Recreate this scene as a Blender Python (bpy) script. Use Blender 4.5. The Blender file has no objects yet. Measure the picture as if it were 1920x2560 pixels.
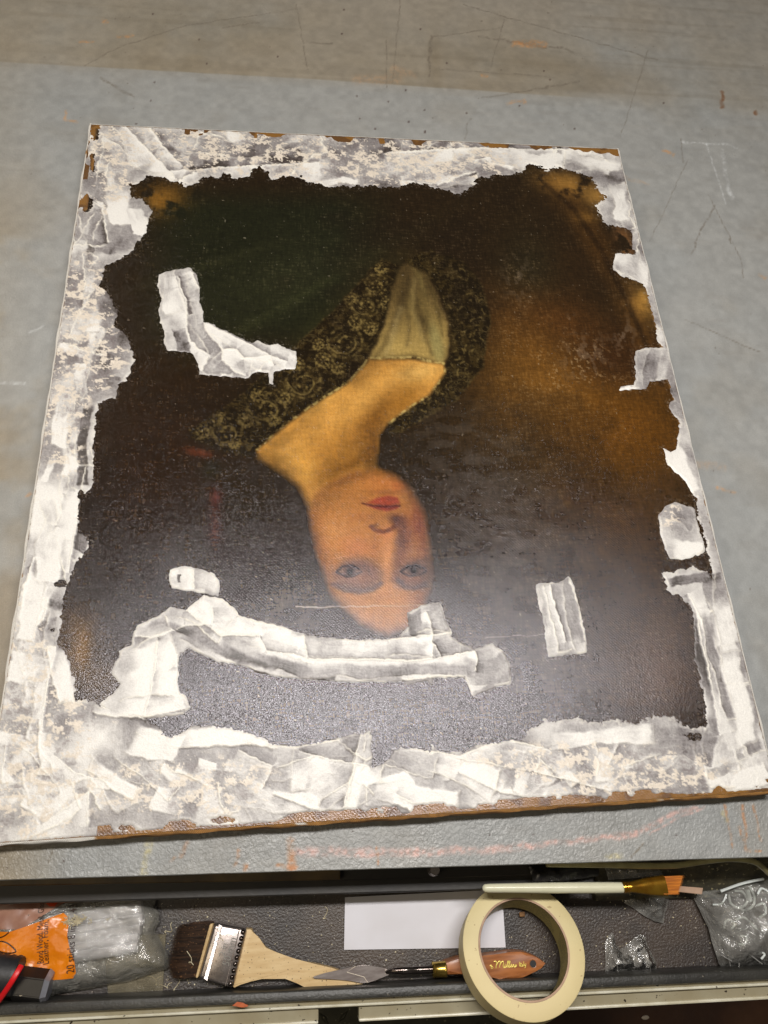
import bpy, bmesh, math, random
import numpy as np
from mathutils import Vector, Matrix, Euler
from mathutils.geometry import delaunay_2d_cdt

# ------------------------------------------------------------------ camera, world, lamps
S = bpy.context.scene
COL = S.collection
R = math.radians
S.render.resolution_x, S.render.resolution_y = 768, 1024
PT = 0.020                                   # height of the canvas face over the table
CAM = np.array([-0.0797, -0.3902, 0.6192 + PT])
ROT = (R(24.0476), R(-5.757), R(-3.2225))
F = 1820.5 / 1920 * 1659                     # focal length in the 1659 px wide survey grid
cd = bpy.data.cameras.new('camera'); cam = bpy.data.objects.new('camera', cd); COL.objects.link(cam)
cam.location = CAM; cam.rotation_euler = ROT
cd.sensor_fit = 'VERTICAL'; cd.sensor_height = 24; cd.lens = 1820.5 / 2560 * 24
cd.clip_start = .01; cd.clip_end = 50
S.camera = cam
W = bpy.data.worlds.new('World'); S.world = W; W.use_nodes = True
W.node_tree.nodes['Background'].inputs[0].default_value = (1.0, .89, .74, 1)
W.node_tree.nodes['Background'].inputs[1].default_value = 0.07
def area(name, loc, rot, sx, sy, power, col):
    l = bpy.data.lights.new(name, 'AREA'); l.shape = 'RECTANGLE'; l.size = sx; l.size_y = sy
    l.energy = power; l.color = col
    o = bpy.data.objects.new(name, l); COL.objects.link(o); o.location = loc; o.rotation_euler = rot
    return o
area('tube_light', (.06, -.07, 1.25), (0, 0, R(-2)), 1.1, .10, 22.5, (1.0, .96, .92))
area('ceiling_light', (-1.3, -.7, 2.3), (R(-17), R(-28), 0), 1.3, .7, 8, (1.0, .84, .60))
area('side_light', (-2.5, 2.3, 2.3), (R(-36), R(-38), 0), 1.2, .6, 40, (1.0, .88, .74))
S.view_settings.view_transform = 'Standard'; S.view_settings.look = 'None'
S.view_settings.exposure = 0.0; S.view_settings.gamma = 1.0

# ------------------------------------------------------------------ survey helpers
MR = np.array(Euler(ROT, 'XYZ').to_matrix())
def at(x, y, z=0.0):
    """survey point (x, y) on the level plane z -> place"""
    d = MR @ np.array([(x - 829.5) / F, -(y - 1106) / F, -1.0])
    p = CAM + d * (z - CAM[2]) / d[2]
    return Vector((p[0], p[1], z))
def survey(P):
    q = (P - CAM) @ MR
    return 829.5 + F * q[:, 0] / -q[:, 2], 1106 - F * q[:, 1] / -q[:, 2]
def lin(c):
    c = np.asarray(c, float) / 255.
    return np.where(c <= .04045, c / 12.92, ((c + .055) / 1.055) ** 2.4)

_rs = np.random.RandomState(11)
_T = _rs.rand(512, 512)
def vn(x, y, s=0):
    x = x + s * 17.31; y = y + s * 9.17
    xi = np.floor(x).astype(int); yi = np.floor(y).astype(int)
    fx = x - xi; fy = y - yi; fx = fx * fx * (3 - 2 * fx); fy = fy * fy * (3 - 2 * fy)
    g = lambda a, b: _T[a % 512, b % 512]
    return (g(xi, yi) * (1 - fx) + g(xi + 1, yi) * fx) * (1 - fy) + (g(xi, yi + 1) * (1 - fx) + g(xi + 1, yi + 1) * fx) * fy
def fbm(x, y, s=0, o=4):
    t = 0; a = .5
    for i in range(o):
        t = t + a * vn(x * 2 ** i, y * 2 ** i, s + i * 3); a *= .5
    return t / (1 - .5 ** o)
def ss(x, a, b):
    t = np.clip((x - a) / (b - a), 0, 1); return t * t * (3 - 2 * t)
def seg_d(X, Y, a, b):
    dx, dy = b[0] - a[0], b[1] - a[1]; L = dx * dx + dy * dy + 1e-9
    t = np.clip(((X - a[0]) * dx + (Y - a[1]) * dy) / L, 0, 1)
    return np.hypot(X - a[0] - t * dx, Y - a[1] - t * dy), t
def pdist(pts, X, Y, far=40):
    """distance to a polyline (capped), and position along it"""
    out = np.full(X.shape, 1e3); pos = np.zeros(X.shape); n = len(pts) - 1
    p = np.array(pts, float)
    m = (X > p[:, 0].min() - far) & (X < p[:, 0].max() + far) & (Y > p[:, 1].min() - far) & (Y < p[:, 1].max() + far)
    x, y = X[m], Y[m]; o = np.full(x.shape, 1e3); q = np.zeros(x.shape)
    for i in range(n):
        d, t = seg_d(x, y, pts[i], pts[i + 1]); k = d < o; o[k] = d[k]; q[k] = ((i + t) / n)[k]
    out[m] = o; pos[m] = q
    return out, pos
def poly(pts, X, Y, far=60):
    """signed distance, positive inside"""
    out = np.full(X.shape, -1e3); p = np.array(pts, float)
    m = (X > p[:, 0].min() - far) & (X < p[:, 0].max() + far) & (Y > p[:, 1].min() - far) & (Y < p[:, 1].max() + far)
    x, y = X[m], Y[m]; ins = np.zeros(x.shape, bool); o = np.full(x.shape, 1e3); n = len(pts)
    for i in range(n):
        a, b = pts[i], pts[(i + 1) % n]
        d, _ = seg_d(x, y, a, b); o = np.minimum(o, d)
        if a[1] != b[1]:
            c = ((a[1] > y) != (b[1] > y)) & (x < (b[0] - a[0]) * (y - a[1]) / (b[1] - a[1]) + a[0]); ins ^= c
    out[m] = np.where(ins, o, -o)
    return out

# ------------------------------------------------------------------ object helpers
def tag(o, label=None, cat=None, group=None, kind=None):
    for k, v in (('label', label), ('category', cat), ('group', group), ('kind', kind)):
        if v: o[k] = v
    return o
def empty(name, loc, label, cat, group=None, rz=0):
    o = bpy.data.objects.new(name, None); COL.objects.link(o); o.location = loc; o.rotation_euler.z = rz
    o.empty_display_size = .01
    bpy.context.view_layer.update()
    return tag(o, label, cat, group)
def link(name, me, m, parent=None, smooth=False, label=None):
    o = bpy.data.objects.new(name, me); COL.objects.link(o)
    if m is not None: me.materials.append(m)
    if smooth:
        me.polygons.foreach_set('use_smooth', [True] * len(me.polygons))
        if len(me.polygons) < 20000: me.set_sharp_from_angle(angle=R(38))
    if parent is not None:
        o.parent = parent                          # geometry is given in world space
        if parent.type == 'EMPTY': o.matrix_parent_inverse = Matrix.Translation(-parent.location)
    if label: o['label'] = label
    return o
def bm_obj(name, bm, m, parent=None, smooth=False, label=None):
    bmesh.ops.recalc_face_normals(bm, faces=bm.faces)
    me = bpy.data.meshes.new(name); bm.to_mesh(me); bm.free()
    return link(name, me, m, parent, smooth, label)
def prism(bm, pts, z0, z1, bevel=0):
    """upright prism over an xy outline"""
    lo = [bm.verts.new((p[0], p[1], z0)) for p in pts]; hi = [bm.verts.new((p[0], p[1], z1)) for p in pts]
    n = len(pts); bm.faces.new(lo[::-1]); top = bm.faces.new(hi)
    for i in range(n): bm.faces.new((lo[i], lo[(i + 1) % n], hi[(i + 1) % n], hi[i]))
    if bevel:
        bmesh.ops.bevel(bm, geom=list(top.edges), offset=bevel, segments=2, affect='EDGES', profile=.6)
def hexa(bm, lo, hi, bevel=0, seg=2):
    a = [bm.verts.new(p) for p in lo]; b = [bm.verts.new(p) for p in hi]
    fs = [bm.faces.new(a[::-1]), bm.faces.new(b)]
    for i in range(4): fs.append(bm.faces.new((a[i], a[(i + 1) % 4], b[(i + 1) % 4], b[i])))
    if bevel:
        bmesh.ops.bevel(bm, geom=list({e for f in fs for e in f.edges}), offset=bevel, segments=seg, affect='EDGES', profile=.5)
def tube(bm, pts, r, n=8, flat=1.0, cap=True):
    pts = [Vector(p) for p in pts]; rs = r if isinstance(r, (list, tuple)) else [r] * len(pts); rings = []
    for i, p in enumerate(pts):
        d = (pts[min(i + 1, len(pts) - 1)] - pts[max(i - 1, 0)]).normalized()
        up = Vector((0, 0, 1)) if abs(d.z) < .95 else Vector((1, 0, 0))
        s = d.cross(up).normalized(); u = s.cross(d).normalized()
        rings.append([bm.verts.new(p + (s * math.cos(k * 2 * math.pi / n) + u * flat * math.sin(k * 2 * math.pi / n)) * rs[i]) for k in range(n)])
    for a, b in zip(rings, rings[1:]):
        for k in range(n): bm.faces.new((a[k], a[(k + 1) % n], b[(k + 1) % n], b[k]))
    if cap: bm.faces.new(rings[0][::-1]); bm.faces.new(rings[-1])
def smooth_pts(pts, k=6):
    pts = [Vector(p) for p in pts]; out = []
    for i in range(len(pts) - 1):
        p0, p1, p2, p3 = pts[max(i - 1, 0)], pts[i], pts[i + 1], pts[min(i + 2, len(pts) - 1)]
        for j in range(k):
            t = j / k
            out.append(.5 * ((2 * p1) + (p2 - p0) * t + (2 * p0 - 5 * p1 + 4 * p2 - p3) * t * t + (3 * p1 - p0 - 3 * p2 + p3) * t ** 3))
    return out + [pts[-1]]
def film(outline, zf, step, thick=0.0):
    """a sheet over an xy outline with a height function; returns a bmesh with triangles"""
    pts = [Vector((p[0], p[1])) for p in outline]; b = []
    n = len(pts)
    for i in range(n):
        a, c = pts[i], pts[(i + 1) % n]; k = max(1, int((c - a).length / step))
        b += [a.lerp(c, j / k) for j in range(k)]
    nb = len(b); ed = [(i, (i + 1) % nb) for i in range(nb)]
    xs = [p.x for p in pts]; ys = [p.y for p in pts]
    gx, gy = np.meshgrid(np.arange(min(xs), max(xs), step), np.arange(min(ys), max(ys), step))
    gx = gx.ravel() + _rs.uniform(-.2, .2, gx.size) * step; gy = gy.ravel() + _rs.uniform(-.2, .2, gy.size) * step
    sd = poly([(p.x, p.y) for p in b], gx, gy, 1)
    k = sd > step * .4
    allp = b + [Vector((x, y)) for x, y in zip(gx[k], gy[k])]
    v, e, f, *_ = delaunay_2d_cdt(allp, ed, [], 1, 1e-7)
    bm = bmesh.new()
    vx = np.array([p.x for p in v]); vy = np.array([p.y for p in v])
    d = poly([(p.x, p.y) for p in b], vx, vy, 1)
    z = zf(vx, vy, np.maximum(d, 0))
    vs = [bm.verts.new((vx[i], vy[i], z[i])) for i in range(len(v))]
    for t in f: bm.faces.new([vs[i] for i in t])
    bmesh.ops.recalc_face_normals(bm, faces=bm.faces)
    if thick:
        bmesh.ops.solidify(bm, geom=list(bm.faces), thickness=thick)
    return bm

# ------------------------------------------------------------------ materials
def mat(name):
    m = bpy.data.materials.new(name); m.use_nodes = True; nt = m.node_tree
    return m, nt, nt.nodes['Principled BSDF']
def N(nt, t, **k):
    n = nt.nodes.new(t)
    for a, b in k.items():
        if a.startswith('_'): setattr(n, a[1:], b)
        else: n.inputs[a.replace('__', ' ')].default_value = b
    return n
def objco(nt):
    return nt.nodes.new('ShaderNodeTexCoord').outputs['Object']
def mathn(nt, op, a, b=None, clamp=False):
    n = nt.nodes.new('ShaderNodeMath'); n.operation = op; n.use_clamp = clamp
    for i, v in enumerate((a, b)):
        if v is None: continue
        if isinstance(v, (int, float)): n.inputs[i].default_value = v
        else: nt.links.new(v, n.inputs[i])
    return n.outputs[0]
def ramp(nt, src, a, b, lo=0.0, hi=1.0):
    n = nt.nodes.new('ShaderNodeMapRange'); n.interpolation_type = 'SMOOTHSTEP'
    nt.links.new(src, n.inputs[0])
    for i, v in enumerate((a, b, lo, hi)): n.inputs[i + 1].default_value = v
    return n.outputs[0]
def noise(nt, co, scale, det=4, rough=.55, dist=0, sc=None):
    if sc:
        mp = nt.nodes.new('ShaderNodeMapping'); mp.inputs['Scale'].default_value = sc; nt.links.new(co, mp.inputs[0]); co = mp.outputs[0]
    n = N(nt, 'ShaderNodeTexNoise', Scale=scale, Detail=det, Roughness=rough, Distortion=dist); nt.links.new(co, n.inputs['Vector'])
    return n.outputs['Fac']
def mix(nt, f, a, b, mode='MIX'):
    n = nt.nodes.new('ShaderNodeMix'); n.data_type = 'RGBA'; n.blend_type = mode
    for i, v in ((0, f), (6, a), (7, b)):
        if isinstance(v, (int, float)): n.inputs[i].default_value = v
        elif isinstance(v, (tuple, list, np.ndarray)): n.inputs[i].default_value = (*v[:3], 1)
        else: nt.links.new(v, n.inputs[i])
    return n.outputs[2]
def bump(nt, h, strength, dist, bsdf, prev=None):
    n = nt.nodes.new('ShaderNodeBump'); n.inputs['Strength'].default_value = strength; n.inputs['Distance'].default_value = dist
    nt.links.new(h, n.inputs['Height'])
    if prev: nt.links.new(prev, n.inputs['Normal'])
    if bsdf: nt.links.new(n.outputs[0], bsdf.inputs['Normal'])
    return n.outputs[0]
def simple(name, c1, c2=None, scale=60, rough=.5, metal=0, bs=0, bscale=200, bd=.001, speck=None, speck_scale=350, speck_t=.70, trans=0, sc=None, spec=.5):
    m, nt, b = mat(name); co = objco(nt)
    c = tuple(lin(c1))
    if c2 is not None: c = mix(nt, ramp(nt, noise(nt, co, scale, sc=sc), .3, .7), tuple(lin(c1)), tuple(lin(c2)))
    if speck is not None:
        if not hasattr(c, 'node'): c = mix(nt, 0.0, c, c)
        c = mix(nt, ramp(nt, noise(nt, co, speck_scale, 2, .4), speck_t, speck_t + .03), c, tuple(lin(speck)))
    if hasattr(c, 'node'): nt.links.new(c, b.inputs['Base Color'])
    else: b.inputs['Base Color'].default_value = (*c, 1)
    b.inputs['Roughness'].default_value = rough; b.inputs['Metallic'].default_value = metal
    b.inputs['Transmission Weight'].default_value = trans; b.inputs['Specular IOR Level'].default_value = spec
    if bs: bump(nt, noise(nt, co, bscale, 3), bs, bd, b)
    return m
def film_mat(name, tint, opac, rough=.18, bs=.6, bscale=90, gloss=.35, haze=(200, 198, 190)):
    m, nt, b = mat(name); co = objco(nt)
    out = nt.nodes['Material Output']
    tr = N(nt, 'ShaderNodeBsdfTransparent'); tr.inputs[0].default_value = (*lin(tint), 1)
    b.inputs['Base Color'].default_value = (*lin(haze), 1); b.inputs['Roughness'].default_value = rough
    b.inputs['Specular IOR Level'].default_value = .5
    bump(nt, noise(nt, co, bscale, 5, .6, 1.5), bs, .004, b)
    fr = N(nt, 'ShaderNodeFresnel', IOR=1.5); g = N(nt, 'ShaderNodeBsdfGlossy', Roughness=rough)
    nb = [n for n in nt.nodes if n.type == 'BUMP'][0]
    nt.links.new(nb.outputs[0], fr.inputs['Normal']); nt.links.new(nb.outputs[0], g.inputs['Normal'])
    m1 = nt.nodes.new('ShaderNodeMixShader'); m2 = nt.nodes.new('ShaderNodeMixShader')
    f = ramp(nt, noise(nt, co, bscale * .6, 4, .6, .8), .3, .75, opac * .55, opac * 1.5)
    nt.links.new(f, m1.inputs[0]); nt.links.new(tr.outputs[0], m1.inputs[1]); nt.links.new(b.outputs[0], m1.inputs[2])
    f2 = mathn(nt, 'MULTIPLY', fr.outputs[0], gloss * 3, True)
    nt.links.new(f2, m2.inputs[0]); nt.links.new(m1.outputs[0], m2.inputs[1]); nt.links.new(g.outputs[0], m2.inputs[2])
    nt.links.new(m2.outputs[0], out.inputs[0])
    return m

def attr_mat(name, rough, rough2=None, bumps=()):
    m, nt, b = mat(name); co = objco(nt)
    a = N(nt, 'ShaderNodeAttribute', _attribute_name='paint')
    c = a.outputs['Color']
    g = noise(nt, co, 900, 3, .6)
    c = mix(nt, 1.0, c, mix(nt, ramp(nt, g, .3, .7), (.86, .86, .86), (1.0, 1.0, 1.0)), 'MULTIPLY')
    nt.links.new(c, b.inputs['Base Color'])
    b.inputs['Roughness'].default_value = rough
    return m, nt, b, co, a
M = {}
m, nt, b, co, a = attr_mat('grey_hammered_paint', .42)
ca = N(nt, 'ShaderNodeAttribute', _attribute_name='paint')
rr = ramp(nt, noise(nt, co, 30, 4), .3, .7, .36, .5); nt.links.new(rr, b.inputs['Roughness'])
sep = N(nt, 'ShaderNodeSeparateXYZ'); nt.links.new(co, sep.inputs[0])
near = ramp(nt, sep.outputs[1], -.30, -.38, .22, 1.0)
bump(nt, mathn(nt, 'MULTIPLY', noise(nt, co, 330, 2, .45, .6), near), .75, .0012, b)
M['table'] = m
M['edge_metal'] = simple('worn_table_edge', (150, 152, 150), (110, 104, 92), 40, .35, .3)
m, nt, b, co, a = attr_mat('varnished_oil_paint', .34)
# woven canvas relief under the varnish: fine crossed threads, drying cracks, and lumps of paint
wx = noise(nt, co, 1100, 2, .5, 0, (1, .30, 1)); wy = noise(nt, co, 1100, 2, .5, 0, (.30, 1, 1))
wv = mathn(nt, 'MAXIMUM', wx, wy)
lump = noise(nt, co, 300, 3, .62, .4)
tw = N(nt, 'ShaderNodeTexWave', Scale=215, Distortion=3.5, Detail=2, Detail__Scale=6.0); tw.bands_direction = 'DIAGONAL'; nt.links.new(co, tw.inputs['Vector'])
n0 = bump(nt, tw.outputs['Fac'], .17, .0004, None)
n1 = bump(nt, wv, .40, .0006, None, n0)
n2 = bump(nt, lump, .08, .0009, b, n1)
rr = ramp(nt, noise(nt, co, 14, 5, .6), .35, .7, .11, .16); nt.links.new(rr, b.inputs['Roughness'])
b.inputs['Specular IOR Level'].default_value = .5; b.inputs['Specular Tint'].default_value = (.95, .93, 1, 1)
M['canvas'] = m
m, nt, b, co, a = attr_mat('white_filler_paste', .42)
n1 = bump(nt, noise(nt, co, 160, 5, .6, .8), .25, .0012, None)
n2 = bump(nt, noise(nt, co, 700, 2, .5), .25, .0006, b, n1)
M['filler'] = m
m, nt, b, co, a = attr_mat('raw_linen_edge', .8)
wav = N(nt, 'ShaderNodeTexWave', Scale=420, Distortion=1.5, Detail=1); wav.bands_direction = 'DIAGONAL'; nt.links.new(co, wav.inputs['Vector'])
bump(nt, wav.outputs['Fac'], .6, .0006, b)
M['linen'] = m
M['wood_bar'] = simple('pine_bar', (150, 118, 78), (120, 90, 56), 30, .7)

# ------------------------------------------------------------------ work table
bpy.context.view_layer.update()
e0, e1 = at(-700, 1926), at(2400, 1829)      # front edge line of the table
# straighten through the two surveyed ends
p0, p1 = at(0, 1902), at(1659, 1852)
dirx = (p1 - p0).normalized(); nin = Vector((-dirx.y, dirx.x, 0))
def edge(u, v, z=0): return p0 + dirx * u + nin * v + Vector((0, 0, z))
table = empty('work_table', edge(.3, .6, 0), 'grey painted steel work table, stained and scratched, under the painting', 'table')
bm = bmesh.new()
lo = [edge(-.9, 0.0, -.003), edge(1.6, 0.0, -.003), edge(1.6, 1.55, -.003), edge(-.9, 1.55, -.003)]
hexa(bm, lo, [p + Vector((0, 0, .0026)) for p in lo], .0008, 1)
bm_obj('tabletop', bm, M['edge_metal'], table)
# the painted skin of the top: a fine sheet carrying its stains, smears and scratches as colour
us = np.arange(-.25, .95, .00135); vs_ = np.concatenate([np.arange(.0006, .125, .0009), np.arange(.125, 1.22, .0019)])
ug, vg = np.meshgrid(us, vs_); sh_ = ug.shape; ug = ug.ravel(); vg = vg.ravel()
TP = np.array(p0)[None] + np.array(dirx)[None] * ug[:, None] + np.array(nin)[None] * vg[:, None]
tx, ty = survey(TP); mx = TP[:, 0] * 1000; my = TP[:, 1] * 1000
tc = np.zeros((len(tx), 3)) + np.array([139, 141, 140.])
def tb(k, col):
    global tc
    k = np.clip(k, 0, 1)[:, None]; tc = tc * (1 - k) + np.array(col, float) * k
w1 = fbm(mx / 190, my / 190, 201, 5); w2 = fbm(mx / 60, my / 60, 203, 5); w3 = fbm(mx / 300, my / 12, 205, 4); w4 = fbm(mx / 9, my / 9, 207, 3); w5 = fbm(mx / 40, my / 8, 209, 4)
tb(ss(w1, .38, .62) * .4, (147, 146, 142)); tb(ss(w2, .5, .8) * .16, (128, 120, 106))
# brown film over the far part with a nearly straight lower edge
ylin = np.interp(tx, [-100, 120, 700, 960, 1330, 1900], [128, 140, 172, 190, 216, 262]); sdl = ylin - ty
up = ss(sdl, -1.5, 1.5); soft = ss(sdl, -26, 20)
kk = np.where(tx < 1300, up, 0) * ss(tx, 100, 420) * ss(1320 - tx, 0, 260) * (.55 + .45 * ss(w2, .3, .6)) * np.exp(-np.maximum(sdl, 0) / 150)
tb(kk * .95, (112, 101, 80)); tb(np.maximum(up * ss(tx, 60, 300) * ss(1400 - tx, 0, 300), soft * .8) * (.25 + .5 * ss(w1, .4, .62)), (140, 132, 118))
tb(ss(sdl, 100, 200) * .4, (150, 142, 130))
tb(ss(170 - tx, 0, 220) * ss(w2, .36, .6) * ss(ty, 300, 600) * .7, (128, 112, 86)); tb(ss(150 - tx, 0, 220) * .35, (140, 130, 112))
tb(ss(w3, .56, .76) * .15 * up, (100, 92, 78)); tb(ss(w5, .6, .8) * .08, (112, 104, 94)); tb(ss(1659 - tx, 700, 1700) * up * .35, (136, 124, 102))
for cx, cy, rx, ry, ang in ((1000, 250, 340, 20, 4), (1270, 185, 60, 20, 0), (940, 130, 16, 60, -4), (1240, 150, 200, 26, 8)):
    an = R(ang); p_ = ((tx - cx) * math.cos(an) + (ty - cy) * math.sin(an)) / rx; q_ = (-(tx - cx) * math.sin(an) + (ty - cy) * math.cos(an)) / ry
    tb(np.exp(-p_ * p_ - q_ * q_) * .35 * (sdl > 0), (108, 96, 76))
jx_ = tx + (fbm(mx / 14, my / 14, 211) - .5) * 14; jy_ = ty + (fbm(mx / 14, my / 14, 213) - .5) * 14
brk = fbm(mx / 2.5, my / 2.5, 215, 3)
def paint(col, lines, k, cut=.3):
    for x0, y0, x1, y1, wd in lines:
        d_, t_ = pdist([(x0, y0), (x1, y1)], jx_ if wd > 3 else tx + (jx_ - tx) * .4, jy_ if wd > 3 else ty + (jy_ - ty) * .4, 60)
        tb(ss(d_, wd * .66 + .5, wd * .10) * k * (.25 + .75 * ss(brk, cut - .04, cut + .3)) * (.55 + .45 * ss(w4, .3, .6)), col)
paint((92, 84, 74), [(640, 10, 664, 150, 2.2), (182, 142, 255, 103, 2.2), (255, 103, 400, 55, 1.8), (215, 168, 290, 212, 4.5), (1015, 258, 1003, 298, 3.4),
      (1400, 110, 1340, 297, 2), (1543, 440, 1515, 500, 5), (1515, 500, 1493, 548, 4), (1485, 345, 1405, 520, 1.8), (668, 90, 715, 94, 5), (835, 85, 835, 190, 2),
      (935, 80, 1085, 60, 2), (865, 0, 848, 180, 2), (1090, 40, 1060, 145, 2), (950, 150, 1180, 165, 2), (1150, 195, 1250, 175, 4), (1150, 195, 1040, 212, 3), (1000, 10, 1420, 130, 2),
      (930, 80, 925, 165, 7), (1035, 80, 1240, 110, 5), (1575, 518, 1577, 528, 3.5), (1600, 560, 1605, 600, 2.4), (1470, 300, 1476, 350, 2.4), (480, 60, 560, 48, 2), (400, 55, 640, 20, 1.6), (1480, 690, 1640, 760, 2), (1530, 420, 1600, 560, 1.6)], .55)
paint((200, 204, 207), [(1525, 310, 1568, 440, 3), (1470, 305, 1590, 315, 4), (1560, 330, 1580, 430, 10), (0, 828, 55, 830, 7), (60, 715, 95, 705, 5)], .55, .36)
paint((108, 74, 50), [(1559, 198, 1560, 232, 9), (1631, 240, 1632, 244, 8)], .8, .1)
paint((196, 132, 76), [(144, 238, 142, 257, 6), (142, 257, 168, 262, 5), (1110, 95, 1180, 95, 13), (1040, 165, 1050, 165, 8), (1100, 222, 1135, 220, 8), (1430, 327, 1455, 336, 6),
      (255, 78, 288, 76, 8), (170, 93, 205, 92, 6), (225, 45, 230, 48, 11), (1640, 592, 1652, 600, 7), (1550, 1056, 1590, 1062, 7), (60, 1070, 68, 1066, 8), (50, 1380, 60, 1376, 6)], .6, .36)
paint((186, 140, 100), [(770, 170, 860, 172, 26), (850, 150, 890, 160, 20), (1330, 385, 1400, 395, 8), (1500, 1000, 1560, 1010, 20)], .28, .4)
paint((204, 160, 150), [(640, 1838, 900, 1842, 24), (900, 1842, 1150, 1828, 20), (1150, 1828, 1370, 1800, 16), (1370, 1800, 1500, 1742, 15), (1400, 1805, 1520, 1742, 6)], .7, .36)
paint((176, 118, 76), [(405, 1820, 392, 1850, 12), (515, 1835, 507, 1868, 9), (530, 1865, 531, 1877, 11), (626, 1815, 630, 1874, 20), (600, 1866, 640, 1876, 10), (372, 1858, 376, 1850, 7), (812, 1830, 815, 1865, 6),
      (1565, 1738, 1582, 1832, 5), (1605, 1738, 1612, 1838, 7), (1630, 1738, 1642, 1815, 5), (1612, 1838, 1620, 1840, 10), (1635, 1840, 1642, 1840, 8), (1596, 1790, 1604, 1815, 7)], .75, .34)
paint((196, 180, 112), [(320, 1805, 312, 1885, 17), (1310, 1850, 1340, 1846, 13), (1560, 1755, 1570, 1775, 9)], .5, .36)
paint((92, 80, 62), [(105, 1862, 125, 1800, 3), (1365, 1850, 1390, 1822, 5)], .7, .3)
# spatter
rs2 = np.random.RandomState(3)
tb(ss(vn(mx / 2.6, my / 2.6, 221), .975, .99) * ss(w2, .46, .6) * .5, (70, 56, 48))
for _ in range(36):
    cx = rs2.uniform(0, 1659) if rs2.rand() < .6 else rs2.normal(950, 160); cy = rs2.uniform(0, 300) if rs2.rand() < .5 else (rs2.normal(230, 30) if rs2.rand() < .5 else rs2.uniform(1760, 1880))
    m_ = (abs(tx - cx) < 6) & (abs(ty - cy) < 6)
    if m_.any():
        kq = np.zeros(len(tx)); kq[m_] = ss(np.hypot(tx[m_] - cx, ty[m_] - cy), 2.8, 1.0); tb(kq * .75, (62, 46, 42))
tc *= (.93 + .14 * w4)[:, None]
nw = vs_.size; nu = us.size
idx = np.arange(nw * nu).reshape(nw, nu); q = np.stack([idx[:-1, :-1], idx[:-1, 1:], idx[1:, 1:], idx[1:, :-1]], -1).reshape(-1, 4)
hid = poly([(225, 300), (1310, 350), (1630, 1660), (10, 1770)], tx, ty, 900) > 0
q = q[~hid[q].all(1)]
used, inv = np.unique(q, return_inverse=True); q = inv.reshape(-1, 4)
me = bpy.data.meshes.new('painted_surface'); P_ = TP[used].copy(); P_[:, 2] = 0
me.vertices.add(len(P_)); me.vertices.foreach_set('co', P_.astype(np.float32).ravel())
me.loops.add(q.size); me.loops.foreach_set('vertex_index', q.astype(np.int32).ravel())
me.polygons.add(len(q)); me.polygons.foreach_set('loop_start', np.arange(0, q.size, 4, dtype=np.int32)); me.update(calc_edges=True)
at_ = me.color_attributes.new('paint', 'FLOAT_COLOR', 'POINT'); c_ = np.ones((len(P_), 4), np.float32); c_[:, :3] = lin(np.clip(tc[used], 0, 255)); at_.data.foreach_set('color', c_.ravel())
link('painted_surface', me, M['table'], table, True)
bm = bmesh.new()
hexa(bm, [edge(-.9, .0015, -.030), edge(1.6, .0015, -.030), edge(1.6, .012, -.030), edge(-.9, .012, -.030)],
     [edge(-.9, .0015, -.0032), edge(1.6, .0015, -.0032), edge(1.6, .012, -.0032), edge(-.9, .012, -.0032)], .0005, 1)
bm_obj('edge_flange', bm, M['edge_metal'], table)

# ------------------------------------------------------------------ the painting
EDGE = 0.0022
cor = [at(193, 266, PT), at(1337, 320, PT), at(1684, 1714, PT), at(-48, 1831, PT)]   # TL TR BR BL
cen = sum((Vector(c) for c in cor), Vector()) / 4
painting = empty('portrait_painting', (cen.x, cen.y, 0), 'old oil portrait of a woman lying upside down on the table, its margins smeared white', 'painting')
NX, NY = 760, 900
TL, TR, BR, BL = [np.array(c) for c in cor]
inset = lambda p: p + (np.array(cen) - p) / np.linalg.norm(np.array(cen) - p) * EDGE * 1.4
tl, tr, br, bl = map(inset, (TL, TR, BR, BL))
u, v = np.meshgrid(np.linspace(0, 1, NX), np.linspace(0, 1, NY)); u = u.ravel(); v = v.ravel()
G = (tl[None] * ((1 - u) * (1 - v))[:, None] + tr[None] * (u * (1 - v))[:, None] + br[None] * (u * v)[:, None] + bl[None] * ((1 - u) * v)[:, None])
X, Y = survey(G)
wx = G[:, 0] * 1000; wy = G[:, 1] * 1000       # millimetres on the canvas
dedge = np.minimum(np.minimum(u * 635, (1 - u) * 635), np.minimum(v * 762, (1 - v) * 762))   # mm to the edge

# --- the picture itself (as colour), in the survey grid
C = np.zeros((len(X), 3)) + np.array([34, 25, 14.])
def blend(k, col, noise_amt=0):
    global C
    k = np.clip(k, 0, 1)[:, None]; C = C * (1 - k) + np.array(col, float) * k
def gauss(cx, cy, rx, ry, ang=0):
    a = R(ang); dx = X - cx; dy = Y - cy
    p = (dx * math.cos(a) + dy * math.sin(a)) / rx; q = (-dx * math.sin(a) + dy * math.cos(a)) / ry
    return np.exp(-(p * p + q * q))
nA = fbm(wx / 60, wy / 60, 1); nB = fbm(wx / 14, wy / 14, 2); nC = fbm(wx / 4, wy / 4, 3); nD = fbm(wx / 1.6, wy / 1.6, 4, 2)
blend(ss(X, 250, 420) * ss(900 - X, 0, 200) * ss(Y, 380, 460) * ss(800 - Y, 0, 120), (27, 28, 16))
blend(gauss(560, 620, 180, 60, -25) * .7 * nA * 1.6, (42, 43, 26))
blend(gauss(760, 640, 150, 30, -40) * .5, (52, 50, 24))
blend(gauss(640, 640, 230, 14, -30) * .45, (48, 50, 28))
blend(gauss(480, 560, 160, 12, -18) * .4, (44, 44, 26))
blend(gauss(1200, 560, 130, 130) * .7, (42, 28, 14))
blend(gauss(1140, 600, 70, 110) * .5, (32, 34, 22))
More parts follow.
